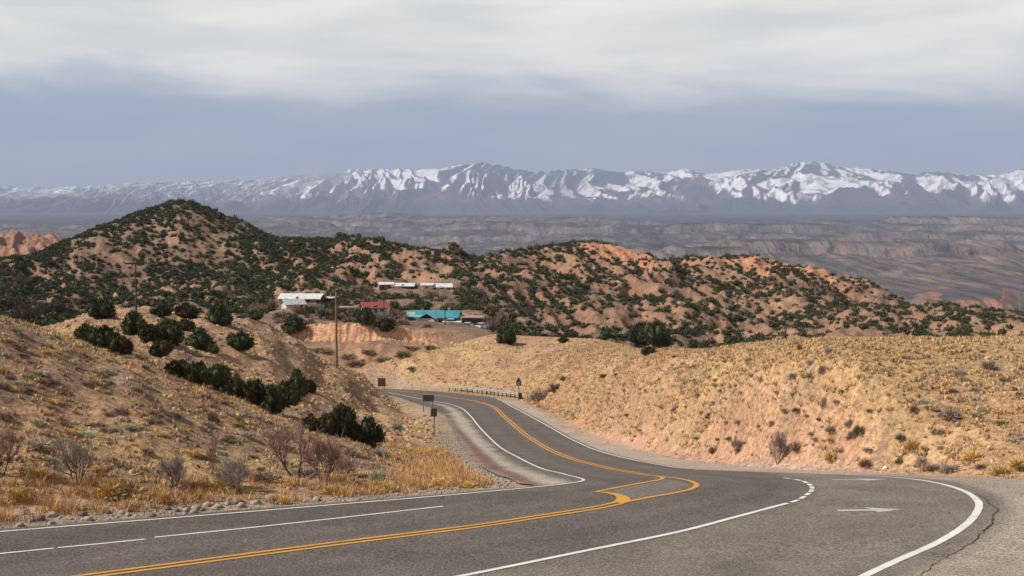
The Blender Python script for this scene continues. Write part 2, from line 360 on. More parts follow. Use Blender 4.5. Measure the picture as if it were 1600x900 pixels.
mg = MT('dry_soil')
c = mg.attr()
c = mg.mul(c, mg.rng(mg.noise(2.6, 5, .75), .33, .67, .48, 1.45))
c = mg.mul(c, mg.rng(mg.noise(.35, 4, .6), .3, .7, .78, 1.2))
c = mg.mix(mg.rng(mg.noise(5.5, 3, .7), .60, .70), c, (.16, .115, .08))
mg.col(c); mg.bump(mg.noise(1.3, 5, .7), .35, .9); M_GROUND = mg.m
mh = MT('badland_soil')
c = mh.attr()
c = mh.mul(c, mh.rng(mh.noise(.28, 6, .7), .32, .68, .62, 1.32))
c = mh.mix(mh.rng(mh.noise(.9, 3, .6), .60, .68), c, (.13, .105, .075))
mh.col(c); mh.bump(mh.noise(.22, 6, .7), 2.2, .9); M_HILL = mh.m
mf = MT('cloud_shaded_basin_soil')
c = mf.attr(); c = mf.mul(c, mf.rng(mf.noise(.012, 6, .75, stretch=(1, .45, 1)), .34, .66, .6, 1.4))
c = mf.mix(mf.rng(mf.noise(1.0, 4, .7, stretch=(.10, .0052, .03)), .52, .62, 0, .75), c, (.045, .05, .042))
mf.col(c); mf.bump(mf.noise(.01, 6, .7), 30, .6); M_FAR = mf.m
mm_ = MT('mountain_rock_and_snow'); mm_.col(mm_.mul(mm_.attr(), mm_.rng(mm_.noise(.0035, 6, .75), .3, .7, .72, 1.25))); mm_.bump(mm_.noise(.0022, 6, .7), 140, .55); M_MTN = mm_.m

# ------------------------------------------------------------------ terrain sheets
def sheet(name, d0, d1, step, ncol, mat):
    av = asp(ncol); nr = int(math.log(d1 / d0) / step) + 1
    dv = np.exp(np.linspace(math.log(d0), math.log(d1), nr))
    if name == 'ground':
        dv = np.unique(np.concatenate([dv, np.linspace(296, 306, 24)]))
    Gz = base_grid(av, dv)
    Yg = np.broadcast_to(dv[None, :], Gz.shape); Xg = av[:, None] * Yg
    z, M = detail(Xg, Yg, Gz)
    sx = np.gradient(z, axis=0) / np.gradient(Xg, axis=0); sy = np.gradient(z, axis=1) / np.gradient(Yg, axis=1)
    slope = np.sqrt(sx**2 + sy**2)
    if name == 'mountains': colr = None
    colr = ground_colour(Xg, Yg, z, M, slope)
    o = mesh_grid(name, np.stack([Xg, Yg, z], -1), len(av), len(dv), colr, mat)
    o['kind'] = 'structure'
    return av, dv, z, slope
T1 = sheet('ground', 2.0, 330.0, .0065, 900, M_GROUND)
T2 = sheet('hills', 330.0, 1450.0, .0036, 1000, M_HILL)
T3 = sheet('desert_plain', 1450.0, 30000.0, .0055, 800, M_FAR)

def tz(X, Y):
    """terrain height under a world point"""
    X = np.atleast_1d(np.asarray(X, float)); Y = np.atleast_1d(np.asarray(Y, float)); r = np.full(X.shape, -200.0)
    for av, dv, z, _ in (T1, T2, T3):
        m = (Y >= dv[0]) & (Y <= dv[-1])
        if not m.any(): continue
        a = X[m] / Y[m]; i = np.clip(np.searchsorted(av, a) - 1, 0, len(av) - 2); j = np.clip(np.searchsorted(dv, Y[m]) - 1, 0, len(dv) - 2)
        fa = np.clip((a - av[i]) / (av[i + 1] - av[i]), 0, 1); fd = (Y[m] - dv[j]) / (dv[j + 1] - dv[j])
        r[m] = (z[i, j] * (1 - fa) + z[i + 1, j] * fa) * (1 - fd) + (z[i, j + 1] * (1 - fa) + z[i + 1, j + 1] * fa) * fd
    return r
def hit(u, v, dmin=20, dmax=1400):
    """first point of the terrain met by the line of sight (u, v) beyond dmin"""
    a, s = ray(u, v)
    dd = np.exp(np.linspace(math.log(dmin), math.log(dmax), 3000)); zz = tz(a * dd, dd)
    k = np.nonzero(zz / dd >= s)[0]
    i = k[0] if len(k) else len(dd) - 1
    return Vector((a * dd[i], dd[i], zz[i]))

# mountains
av = asp(1300); dv = np.linspace(24000, 43000, 230)
MC = [(-700, 285), (-300, 292), (0, 293), (60, 294), (130, 293), (200, 288), (260, 286), (330, 284), (400, 282), (450, 276), (520, 271), (570, 267), (620, 266), (660, 267), (700, 262), (730, 258), (760, 257), (790, 262), (830, 270), (860, 268), (900, 265), (945, 267), (980, 271), (1040, 270), (1075, 267), (1110, 275), (1150, 269), (1200, 266), (1240, 258), (1275, 252), (1310, 260), (1340, 265), (1400, 268), (1430, 272), (1480, 271), (1530, 276), (1565, 275), (1600, 262), (1640, 254), (1800, 262), (2300, 275)]
ma, ms, _ = crv(MC, d=36000)
cs = pchip(ma, ms, av)
Yg = np.broadcast_to(dv[None, :], (len(av), len(dv))); Xg = av[:, None] * Yg
Hc = cs[:, None] * 36000; t = (Yg - 24500) / 11500
wx = Xg + 900 * fbm(Xg / 4000, Yg / 4000, 3, 301); wy = Yg + 900 * fbm(Xg / 3600, Yg / 3600, 3, 305)
sgd = np.tanh(3 * pn(Xg / 7000, Yg / 20000, 366))
rg = 1 - 2 * np.abs(pn(wx / 2300 + sgd * wy / 6500, wy / 11000, 311)); rg2 = 1 - 2 * np.abs(pn(wx / 820 - sgd * wy / 3400, wy / 4600, 321)); rg3 = ridged(wx / 300 + sgd * wy / 1600, wy / 1900, 3, 325)
up = np.clip(t, 0, 1)**1.5; dn = 1 - sm(Yg, 36500, 43000)
env = sm(t, .0, .35) * (1 - .86 * sm(t, .70, 1.0))
z = -190 + (Hc + 190) * up * dn + env * ((rg - .55) * 330 + (rg2 - .5) * 170 + (rg3 - .4) * 60) + (1 - env) * sm(t, .6, .8) * (rg2 - .4) * 55 + fbm(Xg / 300, Yg / 300, 3, 331) * 22 * sm(t, .1, .4)
z = np.maximum(z, -230)
sx = np.gradient(z, axis=0) / np.gradient(Xg, axis=0); sy = np.gradient(z, axis=1) / np.gradient(Yg, axis=1)
cc = np.broadcast_to(np.array((.066, .056, .078)), z.shape + (3,)).copy()
cc = mixc(cc, sm(fbm(Xg / 700, Yg / 1100, 4, 341), -.1, .6) * .8, (.13, .085, .09))
cc = mixc(cc, sm(fbm(Xg / 1600, Yg / 1600, 4, 351), .1, .6) * .8, (.05, .06, .06))
def blur(q, k):
    for ax in (0, 1):
        c_ = np.cumsum(np.pad(q, [(k + 1, k) if a_ == ax else (0, 0) for a_ in (0, 1)], mode='edge'), axis=ax); n_ = q.shape[ax]
        q = (np.take(c_, np.arange(2 * k + 1, 2 * k + 1 + n_), ax) - np.take(c_, np.arange(n_), ax)) / (2 * k + 1)
    return q
asx = blur(sx, 5)
uM = uu(av)[:, None] + 0 * z
big_ = fbm(Xg / 3300, Yg / 3600, 4, 361, .5)
sgn_ = np.tanh(4 * fbm(Xg / 5000, Yg / 9000, 2, 367))
st1 = fbm((Xg + sgn_ * 1.3 * z) / 240, z / 800 + Yg / 9000, 4, 368, .6); st2 = fbm((Xg - sgn_ * z) / 800, z / 900 + Yg / 9000, 3, 369, .55)
fx_ = blur(sx, 1); fx_ = fx_ / (np.std(fx_[:, 60:180]) + 1e-9)
sc_ = .62 * np.clip(fx_, -1.2, 1.2) + .45 * big_ + .25 * st1 + np.clip((z - 330) / 420, -1.3, .2) - .30 + .40 * np.exp(-((uM - 1262) / 120)**2) + .2 * np.exp(-((uM - 960) / 60)**2)
sn = sm(sc_, 0, .22)
sn = sn * (1 - .5 * np.exp(-((uM - 790) / 45)**2) * sm(Yg, 33000, 35000)) * (1 - .6 * np.exp(-((uM - 880) / 40)**2))
snow = sn
snow = np.maximum(snow, (1 - sm(uM, 300, 700)) * sm(z + 150 * fbm(Xg / 2600, Yg / 900, 4, 371), 60, 300) * .6)
forest = sm(fbm(Xg / 260, Yg / 420, 4, 381, .65) + .4 * fbm(Xg / 2000, Yg / 2000, 2, 391), .02, .35)
cc = mixc(cc, (1 - sm(z, -120, 120)) * .8, (.034, .038, .046))
cc = mixc(cc, snow * (1 - .7 * forest * (1 - .5 * sm(z, 450, 800))), (.92, .92, .93))
o = mesh_grid('mountains', np.stack([Xg, Yg, z], -1), len(av), len(dv), cc, M_MTN); o['kind'] = 'structure'

# ------------------------------------------------------------------ road
mr = MT('asphalt', .85, .3)
c = mr.attr()
c = mr.mul(c, mr.rng(mr.noise(11, 3, .85), .35, .65, .30, 1.8))
c = mr.mul(c, mr.rng(mr.noise(3.2, 4, .75), .3, .7, .86, 1.14))
c = mr.mul(c, mr.rng(mr.noise(.3, 5, .65), .3, .7, .80, 1.16))
mr.col(c); mr.bump(mr.noise(22, 2, .7), .012, .6); M_ROAD = mr.m
def catmull(pts, step=.35):
    pts = [Vector((p[0], p[1])) for p in pts]; out = []
    P4 = [pts[0] * 2 - pts[1]] + pts + [pts[-1] * 2 - pts[-2]]
    for i in range(1, len(P4) - 2):
        p0, p1, p2, p3 = P4[i - 1:i + 3]; n = max(2, int((p2 - p1).length / step))
        t0 = 0.0
        def tj(a, b, t): return t + max((b - a).length, 1e-3)**.5
        t1 = tj(p0, p1, t0); t2 = tj(p1, p2, t1); t3 = tj(p2, p3, t2)
        for k in range(n):
            t = t1 + (t2 - t1) * k / n
            A1 = p0 * ((t1 - t) / (t1 - t0)) + p1 * ((t - t0) / (t1 - t0)); A2 = p1 * ((t2 - t) / (t2 - t1)) + p2 * ((t - t1) / (t2 - t1)); A3 = p2 * ((t3 - t) / (t3 - t2)) + p3 * ((t - t2) / (t3 - t2))
            B1 = A1 * ((t2 - t) / (t2 - t0)) + A2 * ((t - t0) / (t2 - t0)); B2 = A2 * ((t3 - t) / (t3 - t1)) + A3 * ((t - t1) / (t3 - t1))
            out.append(B1 * ((t2 - t) / (t2 - t1)) + B2 * ((t - t1) / (t2 - t1)))
    out.append(pts[-1]); return np.array([(p.x, p.y) for p in out])
YEL = [(560, 606.5), (600, 609), (640, 613), (700, 620.3), (740, 626.5), (767, 634), (790, 653), (817, 676), (840, 692), (867, 706.5), (900, 719), (933, 727.5), (970, 735.5), (1003, 741.5), (1034, 745.5), (1062, 749), (1080, 753.5), (1086, 758.5), (1075, 765), (1045, 771.5), (1010, 777.5), (975, 784.5), (933, 793.5), (850, 806.5), (747, 822), (640, 835.5), (533, 848.8), (340, 874), (150, 899), (-100, 932), (-300, 958)]
OUTW = [(1540, 760), ]
THRU = [(1268, 765), (1258, 776), (1230, 787), (1150, 808), (1066, 830), (900, 864), (728, 899), (560, 932), (450, 953)]
ys = np.concatenate([np.arange(Y0, 70, .22), np.arange(70, Y1, .45)]); nc = 260
XL, XR = xl(ys), xr(ys); 
tt = np.linspace(0, 1, nc)[None, :]
RX = XL[:, None] * (1 - tt) + XR[:, None] * tt; RY = np.broadcast_to(ys[:, None], RX.shape)
RZ = g(RY)
def line_w(px): return catmull([onroad(*q) for q in px])
def ldist(X, Y, pl):
    b = np.full(X.shape, 1e9)
    for i in range(0, len(pl) - 3, 3):
        x0, y0 = pl[i]; x1, y1 = pl[i + 3]; dx, dy = x1 - x0, y1 - y0; q = dx * dx + dy * dy + 1e-9
        t = np.clip(((X - x0) * dx + (Y - y0) * dy) / q, 0, 1); b = np.minimum(b, (X - x0 - t * dx)**2 + (Y - y0 - t * dy)**2)
    return np.sqrt(b)
Wyel = line_w(YEL)
dye = ldist(RX, RY, Wyel)
EDGEW = line_w([(793, 632), (833, 653), (867, 672), (900, 690), (933, 704), (983, 717.5), (1034, 727), (1067, 732), (1200, 738), (1320, 742), (1400, 746.5), (1466, 755.5), (1505, 767), (1524, 779), (1530, 790), (1513, 817), (1467, 847), (1400, 877), (1353, 899), (1250, 950)])
nz = fbm(RX / 3, RY / 3, 3, 401)
MAIN = np.array((.118, .098, .088))
rc = np.broadcast_to(MAIN, RX.shape + (3,)).copy()
sidx = np.zeros(RX.shape)
# worn wheel paths and traffic darkening around the bend
rc = mixc(rc, np.exp(-((dye - 1.3) / .5)**2) * .35 + np.exp(-((dye - 3.4) / .55)**2) * .45 + np.exp(-((dye - 6.6) / .7)**2) * .25 + .15 * nz, (.080, .066, .060))
# newer, lighter turn lane and apron outside the bend
thru = line_w([(1180, 737), (1240, 749), (1262, 756)] + THRU)
def side(X, Y, pl):     # + right of the directed line
    b = np.full(X.shape, 1e9); sg = np.zeros(X.shape)
    for i in range(0, len(pl) - 3, 3):
        x0, y0 = pl[i]; x1, y1 = pl[i + 3]; dx, dy = x1 - x0, y1 - y0; q = dx * dx + dy * dy + 1e-9
        t = np.clip(((X - x0) * dx + (Y - y0) * dy) / q, 0, 1); dd = (X - x0 - t * dx)**2 + (Y - y0 - t * dy)**2
        cr = dx * (Y - y0) - dy * (X - x0); m = dd < b; b = np.where(m, dd, b); sg = np.where(m, cr, sg)
    return np.sign(sg) * np.sqrt(b)
so_ = side(RX, RY, thru)                      # positive: outside of the bend (left of the travel direction drawn here)
rc = mixc(rc, sm(so_, -.4, .8) * (.75 + .3 * nz) * (1 - sm(RY, 75, 95)), (.185, .158, .134))
se = side(RX, RY, EDGEW)
rc = mixc(rc, sm(se, .6, 1.6) * (1 - sm(RY, 68, 72)), (.30, .25, .20))
rc = mixc(rc, sm(se, .15, .6) * sm(RY, 68, 72), (.36, .29, .235))
rc = mixc(rc, (1 - sm(RX - XL[:, None], 0, .8)) * (RY < 60) * .5, (.22, .19, .165))
def pdist(X, Y, poly):
    b = np.full(X.shape, 1e9); ins = np.zeros(X.shape, bool); n_ = len(poly)
    for i in range(n_):
        x0, y0 = poly[i]; x1, y1 = poly[(i + 1) % n_]; dx, dy = x1 - x0, y1 - y0; q = dx * dx + dy * dy + 1e-9
        t = np.clip(((X - x0) * dx + (Y - y0) * dy) / q, 0, 1); b = np.minimum(b, (X - x0 - t * dx)**2 + (Y - y0 - t * dy)**2)
        ins ^= ((y0 > Y) != (y1 > Y)) & (X < (x1 - x0) * (Y - y0) / (y1 - y0 + 1e-12) + x0)
    return np.where(ins, -np.sqrt(b), np.sqrt(b))
sp = np.array([onroad(*q) for q in [(668, 628), (690, 634), (700, 641), (708, 655), (716, 671), (731, 686), (748, 704), (768, 721), (795, 737), (822, 750), (842, 758), (893, 753.5), (880, 750), (850, 743), (822, 733), (797, 721), (778, 706), (760, 691), (747, 677), (732, 657), (719, 643), (700, 634)]])
psd = pdist(RX, RY, sp) + .35 * nz
rc = mixc(rc, 1 - sm(psd, -.7, .5), (.36, .31, .255))
gv_ = np.array([onroad(*q) for q in [(690, 645), (697, 652), (705, 668), (716, 688), (730, 708), (748, 726), (775, 742), (800, 755), (818, 761), (834, 758), (806, 750), (780, 737), (754, 721), (734, 697), (719, 680), (710, 668), (704, 655)]])
rc = mixc(rc, 1 - sm(pdist(RX, RY, gv_) + .5 * nz, -.3, .5), (.24, .175, .145))
rs_ = np.array([onroad(*q) for q in [(709, 666), (719, 680), (734, 697), (754, 721), (780, 737), (806, 750), (832, 758.3), (842, 757.2), (824, 750), (796, 737), (770, 721), (751, 704), (735, 687), (722, 674)]])
rc = mixc(rc, (1 - sm(pdist(RX, RY, rs_) + .35 * nz, -.25, .25)) * .9, (.19, .085, .068))
md = np.array([onroad(*q) for q in [(1034, 748), (1062, 751), (1082, 758), (1070, 764), (1040, 770), (1000, 777), (978, 782), (965, 772), (935, 768), (1000, 755)]])
rc = mixc(rc, (1 - sm(pdist(RX, RY, md), -.3, .2)) * .6, (.20, .17, .145))
for q_ in range(40):
    ox, oy = rng.uniform(-25, 28), rng.uniform(42, 95); rr0 = rng.uniform(.15, .5); rc = mixc(rc, np.exp(-(((RX - ox) / rr0)**2 + ((RY - oy) / (rr0 * 1.4))**2)) * .35, (.05, .042, .04))
shl = side(RX, RY, line_w([(-300, 896), (0, 865.5), (160, 849.7), (400, 824), (550, 807.5), (692, 791.5), (830, 775)]))
rc = mixc(rc, sm(shl, 0, .5) * (RY < 60) * .45, (.075, .064, .058))
rd_ = mesh_grid('road', np.stack([RX, RY, RZ], -1).transpose(1, 0, 2), nc, len(ys), rc.transpose(1, 0, 2), M_ROAD); rd_['kind'] = 'structure'

def paint(name, c, worn=.25):
    m = MT(name, .7, .3); n = m.noise(9, 5, .8); n2 = m.noise(1.1, 3, .6)
    m.col(m.mix(m.rng(n, .60, .72, 0, worn), m.mul(c, m.rng(n2, .3, .7, .86, 1.08)), (.16, .14, .13))); return m.m
M_WHITE = paint('white_road_paint', (.70, .68, .64), .75); M_YEL = paint('yellow_road_paint', (.60, .29, .045), .8); M_FADED = paint('worn_white_road_paint', (.50, .48, .45), .9)
def mesh_obj(name, verts, faces, mat, parent=None, smooth=False):
    me = bpy.data.meshes.new(name); me.from_pydata([tuple(v) for v in verts], [], [tuple(f) for f in faces]); me.update()
    me.materials.append(mat)
    if smooth: me.polygons.foreach_set('use_smooth', np.ones(len(me.polygons), bool))
    o = bpy.data.objects.new(name, me); C.objects.link(o)
    if parent is not None: o.parent = parent
    return o
def ribbons(name, parts, mat, lift=.016, kind='structure', jit=0.0):
    V = []; Fc = []
    for pl, wd, off in parts:
        pl = np.asarray(pl); tg = np.gradient(pl, axis=0); tg /= np.linalg.norm(tg, axis=1)[:, None] + 1e-9
        nr = np.stack([-tg[:, 1], tg[:, 0]], 1)
        wv = np.full(len(pl), wd) if np.isscalar(wd) else np.interp(np.linspace(0, 1, len(pl)), np.linspace(0, 1, len(wd)), wd)
        if jit: wv = wv * (1 + jit * pn(pl[:, 0] * 1.7, pl[:, 1] * 1.7, 5))
        a = pl + nr * (off + wv[:, None] / 2 if np.isscalar(off) else off); b = pl + nr * (off - wv[:, None] / 2)
        k = len(V)
        for i in range(len(pl)):
            V.append((a[i, 0], a[i, 1], g(a[i, 1]) + lift)); V.append((b[i, 0], b[i, 1], g(b[i, 1]) + lift))
            if i: Fc.append((k + 2 * i - 2, k + 2 * i - 1, k + 2 * i + 1, k + 2 * i))
    o = mesh_obj(name, V, Fc, mat); o['kind'] = kind; return o
# yellow centre line: double along both approaches, opening into a narrow median at the bend
iA = int(np.argmin(np.hypot(*(Wyel - np.array(onroad(1025, 744.5))).T))); iB = int(np.argmin(np.hypot(*(Wyel - np.array(onroad(968, 786))).T)))
ribbons('yellow_centre_line', [(Wyel[:iA], .17, .18), (Wyel[:iA], .17, -.18), (Wyel[iA - 1:iB + 1], .24, .08), (Wyel[iB:], .19, .2), (Wyel[iB:], .19, -.2),
    (line_w([(1028, 745.5), (1036, 747.5), (1030, 750), (1000, 755.5), (960, 763), (932, 768.5)]), .22, 0), (line_w([(930, 768.5), (950, 770.5), (965, 773.5), (973, 777.5), (974, 781), (966, 786)]), [.2, .3, .45, .6, .5], 0)], M_YEL, .018, jit=.1)
ribbons('white_edge_line_inside_bend', [(line_w([(-300, 855), (0, 831), (270, 809.5), (533, 788), (700, 774), (817, 763.2), (870, 757.8), (905, 753), (912, 750.3), (903, 746.6), (883, 741.6), (833, 726.7), (808, 714), (783, 700), (763, 682), (747, 665), (735, 650), (720, 637.5), (700, 631), (675, 626.5), (640, 620), (605, 612.8)]), .15, 0)], M_WHITE, .016, jit=.12)
ribbons('white_edge_line_outside_bend', [(EDGEW[:int(np.argmin(np.hypot(*(EDGEW - np.array(onroad(1095, 734))).T)))], .15, 0)], M_WHITE, .016, jit=.15)
k0 = int(np.argmin(np.hypot(*(EDGEW - np.array(onroad(1320, 742))).T)))
ribbons('thick_white_edge_line', [(EDGEW[k0:], [.16, .22, .3, .3, .3, .3], 0)], M_WHITE, .016, jit=.1)
ribbons('faint_white_line', [(line_w([(1100, 735.2), (1150, 737), (1185, 738.3)]), .09, 0), (line_w([(1200, 738.6), (1250, 740.2), (1300, 741.6)]), .08, 0)], M_FADED, .016)
ribbons('white_shoulder_line', [(line_w(q), .14, 0) for q in ([(-80, 873), (0, 865.5), (84, 857)], [(90, 856.4), (160, 849.7), (226, 843)], [(242, 840), (400, 824), (550, 807.5), (692, 791.5)])], M_WHITE, .016, jit=.15)
sd = line_w([(728, 899), (900, 864), (1066, 830), (1150, 808), (1230, 787)]); sd = line_w([(450, 953), (560, 932), (728, 899), (900, 864), (1066, 830), (1150, 808), (1231, 786.5)])
ribbons('white_lane_line', [(sd, .22, 0)], M_WHITE, .016, jit=.1)
arc = line_w([(1232, 786.8), (1248, 781), (1262, 772.5), (1269, 765), (1265, 757.5), (1252, 751.5), (1238, 748.8), (1215, 746)])
al = np.concatenate([[0], np.cumsum(np.hypot(*np.diff(arc, axis=0).T))]); tot = al[-1]; ds = []
for k in range(14):
    s0 = .3 + k * 1.12; s1 = s0 + .78
    if s1 > tot: break
    q = np.linspace(s0, s1, 5); ds.append((np.stack([np.interp(q, al, arc[:, 0]), np.interp(q, al, arc[:, 1])], 1), .2, 0))
ribbons('dashed_lane_line', ds, M_WHITE, .016)
def arrow(u, v, sc, ang):
    x, y = onroad(u, v); pts = [(-2.2, -.25), (-2.2, .22), (.1, .25), (-.2, 1.0), (1.9, .1), (.1, -.9), (.1, -.25)]
    V = []
    for a, b in pts:
        X = x + sc * (a * math.cos(ang) - b * math.sin(ang)); Y = y + sc * (a * math.sin(ang) + b * math.cos(ang)); V.append((X, Y, g(Y) + .009))
    o = mesh_obj('lane_arrow', V, [(0, 1, 2, 6), (2, 3, 4), (2, 4, 6), (6, 4, 5)], M_FADED); o['kind'] = 'structure'
arrow(1362, 797, .62, R(4)); arrow(1345, 749.5, .62, R(5))
# crack along the outer apron and tar smears
M_TAR = simple('crack_filler', (.045, .038, .035), .9)
ck = line_w([(1518, 770), (1535, 777), (1548, 790), (1560, 798), (1551, 806), (1549, 818), (1533, 835), (1515, 850), (1490, 865), (1455, 885), (1435, 899), (1380, 930)])
ck = ck + np.stack([pn(ck[:, 0] * 2.3, ck[:, 1] * 2.3, 9), pn(ck[:, 0] * 2.3, ck[:, 1] * 2.3, 19)], 1) * .12
ribbons('pavement_crack', [(ck, [.02, .04, .06, .03, .025, .02], 0)], M_TAR, .014, jit=.6)
# pale paved shoulder inside the bend and the red gravel strip along it
def band(name, A, B, mat, lift, n=60):
    A = catmull([onroad(*q) for q in A]); B = catmull([onroad(*q) for q in B])
    def rs(P_, n):
        l = np.concatenate([[0], np.cumsum(np.hypot(*np.diff(P_, axis=0).T))]); q = np.linspace(0, l[-1], n); return np.stack([np.interp(q, l, P_[:, 0]), np.interp(q, l, P_[:, 1])], 1)
    n = 150; A = rs(A, n); B = rs(B, n); m = 14; V = []; Fc = []
    for i in range(n):
        for j in range(m):
            p = A[i] * (1 - j / (m - 1)) + B[i] * (j / (m - 1)); V.append((p[0], p[1], g(p[1]) + lift))
    for i in range(n - 1):
        for j in range(m - 1): k = i * m + j; Fc.append((k, k + 1, k + m + 1, k + m))
    o = mesh_obj(name, V, Fc, mat); o['kind'] = 'structure'; return o
msd = MT('pale_shoulder_paving', .9, .15); msd.col(msd.mul(msd.mul((.36, .31, .255), msd.rng(msd.noise(.5, 4, .6), .3, .7, .82, 1.12)), msd.rng(msd.noise(9, 3, .8), .3, .7, .85, 1.15)))
# ------------------------------------------------------------------ object helpers
def tag(o, label, cat, group=None):
    o['label'] = label; o['category'] = cat
    if group: o['group'] = group
    return o
def empty(name, loc, label, cat, group=None, rz=0):
    o = bpy.data.objects.new(name, None); o.empty_display_size = .3; C.objects.link(o); o.location = loc; o.rotation_euler = (0, 0, rz)
    return tag(o, label, cat, group)
class MB:
    def __init__(s): s.v = []; s.f = []
    def box(s, c, d, rz=0):
        k = len(s.v); cx, cy, cz = c; hx, hy, hz = d[0] / 2, d[1] / 2, d[2] / 2; co, si = math.cos(rz), math.sin(rz)
        for x, y, z in ((-1, -1, -1), (1, -1, -1), (1, 1, -1), (-1, 1, -1), (-1, -1, 1), (1, -1, 1), (1, 1, 1), (-1, 1, 1)):
            s.v.append((cx + x * hx * co - y * hy * si, cy + x * hx * si + y * hy * co, cz + z * hz))
        for q in ((0, 3, 2, 1), (4, 5, 6, 7), (0, 1, 5, 4), (1, 2, 6, 5), (2, 3, 7, 6), (3, 0, 4, 7)): s.f.append(tuple(k + i for i in q))
    def tube(s, p0, p1, r0, r1, n=6):
        p0 = Vector(p0); p1 = Vector(p1); d = (p1 - p0).normalized(); a = d.orthogonal().normalized(); b = d.cross(a); k = len(s.v)
        for p, r in ((p0, r0), (p1, r1)):
            for i in range(n):
                t = i * 2 * math.pi / n; s.v.append(tuple(p + (a * math.cos(t) + b * math.sin(t)) * r))
        for i in range(n): j = (i + 1) % n; s.f.append((k + i, k + j, k + n + j, k + n + i))
        s.f.append(tuple(k + i for i in range(n))[::-1]); s.f.append(tuple(k + n + i for i in range(n)))
    def prism(s, pts, x0, x1):       # polygon in (y,z) extruded along x
        k = len(s.v); n = len(pts)
        for x in (x0, x1):
            for y, z in pts: s.v.append((x, y, z))
        for i in range(n): j = (i + 1) % n; s.f.append((k + i, k + j, k + n + j, k + n + i))
        s.f.append(tuple(k + i for i in range(n))[::-1]); s.f.append(tuple(k + n + i for i in range(n)))
    def build(s, name, mat, parent=None, smooth=False): return mesh_obj(name, s.v, s.f, mat, parent, smooth)

# ------------------------------------------------------------------ junipers
def leafmat(name, c0, c1):
    m = MT(name, .8, .15); inf = m.n('ShaderNodeObjectInfo')
    n = m.noise(1.6, 3, .6)
    c = m.mix(m.rng(n, .35, .65), c0, c1); c = m.mul(c, m.rng(inf.outputs['Random'], 0, 1, .75, 1.3)); m.col(c); return m.m
M_JUN = leafmat('juniper_foliage', (.026, .037, .017), (.070, .074, .032))
M_JUN2 = leafmat('juniper_foliage_brownish', (.034, .038, .018), (.085, .066, .030))
M_BARK = simple('juniper_bark', (.11, .075, .055), .95, .3, 6)
ICO = {}
def ico(n):
    if n not in ICO:
        bm = bmesh.new(); bmesh.ops.create_icosphere(bm, subdivisions=n, radius=1); ICO[n] = (np.array([v.co[:] for v in bm.verts]), np.array([[v.index for v in f.verts] for f in bm.faces])); bm.free()
    return ICO[n]
def crown(lobes, nleaf, leaf, seed, core=2, flat_=.8):
    r = np.random.default_rng(seed); V = []; Fa = []; k = 0
    iv, fi = ico(core)
    for (cx, cy, cz, rr, hz) in lobes:
        nrm = iv; s = .80 * (1 + .55 * fbm(nrm[:, 0] * 2.3 + cx * 3 + seed, nrm[:, 1] * 2.3 + nrm[:, 2] * 2.9, 3, seed))
        v = nrm * s[:, None] * np.array((rr, rr, hz)) + np.array((cx, cy, cz)); V.append(v); Fa.append(fi + k); k += len(v)
        n = int(nleaf * rr * rr)
        d = r.normal(size=(n, 3)); d /= np.linalg.norm(d, axis=1)[:, None]; q = .72 + .38 * r.random(n)
        q = q * (1 + .30 * fbm(d[:, 0] * 2.3 + cx * 3 + seed, d[:, 1] * 2.3 + d[:, 2] * 2.9, 3, seed))
        p = d * q[:, None] * np.array((rr, rr, hz)) + np.array((cx, cy, cz))
        e1 = r.normal(size=(n, 3)); e2 = r.normal(size=(n, 3)); L_ = leaf * (.6 + .9 * r.random(n))[:, None]
        e1 = e1 / np.linalg.norm(e1, axis=1)[:, None] * L_; e2 = e2 / np.linalg.norm(e2, axis=1)[:, None] * L_ * .6
        tip = p + d * L_ * .9 + np.array((0, 0, .35)) * L_
        vv = np.stack([p + e2, p - e2, tip], 1).reshape(-1, 3); V.append(vv); Fa.append(np.arange(n * 3).reshape(-1, 3) + k); k += n * 3
    return np.vstack(V), np.vstack(Fa)
def tri_mesh(name, V, Fa, mat, col=None):
    me = bpy.data.meshes.new(name); nf = len(Fa)
    me.vertices.add(len(V)); me.vertices.foreach_set('co', V.astype(np.float32).ravel())
    me.loops.add(nf * 3); me.loops.foreach_set('vertex_index', Fa.astype(np.int32).ravel())
    me.polygons.add(nf); me.polygons.foreach_set('loop_start', np.arange(nf, dtype=np.int32) * 3); me.polygons.foreach_set('loop_total', np.full(nf, 3, np.int32))
    me.update()
    if col is not None:
        a = me.color_attributes.new('Col', 'FLOAT_COLOR', 'POINT'); c4 = np.ones((len(V), 4), np.float32); c4[:, :3] = col; a.data.foreach_set('color', c4.ravel())
    me.materials.append(mat); return me
def lobes_for(seed, w=1.0, h=.9, n=8):
    r = random.Random(seed); L_ = [(0, 0, h * .50, .62 * w, h * .48)]
    for i in range(n):
        t = i * 2 * math.pi / n + r.uniform(-.3, .3); q = r.uniform(.42, .72) * w; rr = r.uniform(.28, .42)
        L_.append((q * math.cos(t), q * math.sin(t), r.uniform(.22, .62) * h, rr, rr * r.uniform(.75, 1.15) * min(h, 1.2)))
    for i in range(3): L_.append((r.uniform(-.3, .3), r.uniform(-.3, .3), h * r.uniform(.72, .9), .26, .24 * h))
    return L_
near_crowns = []
for i in range(6):
    h = (.95, 1.15, .85, 1.4, 1.0, .75)[i]; V, Fa = crown(lobes_for(i + 3, 1, h), 1500, .10, i + 5, 2); V[:, 2] -= V[:, 2].min() * 0 ; near_crowns.append((tri_mesh('crown', V, Fa, (M_JUN, M_JUN2)[i in (2, 5)]), h))
tm = MB()
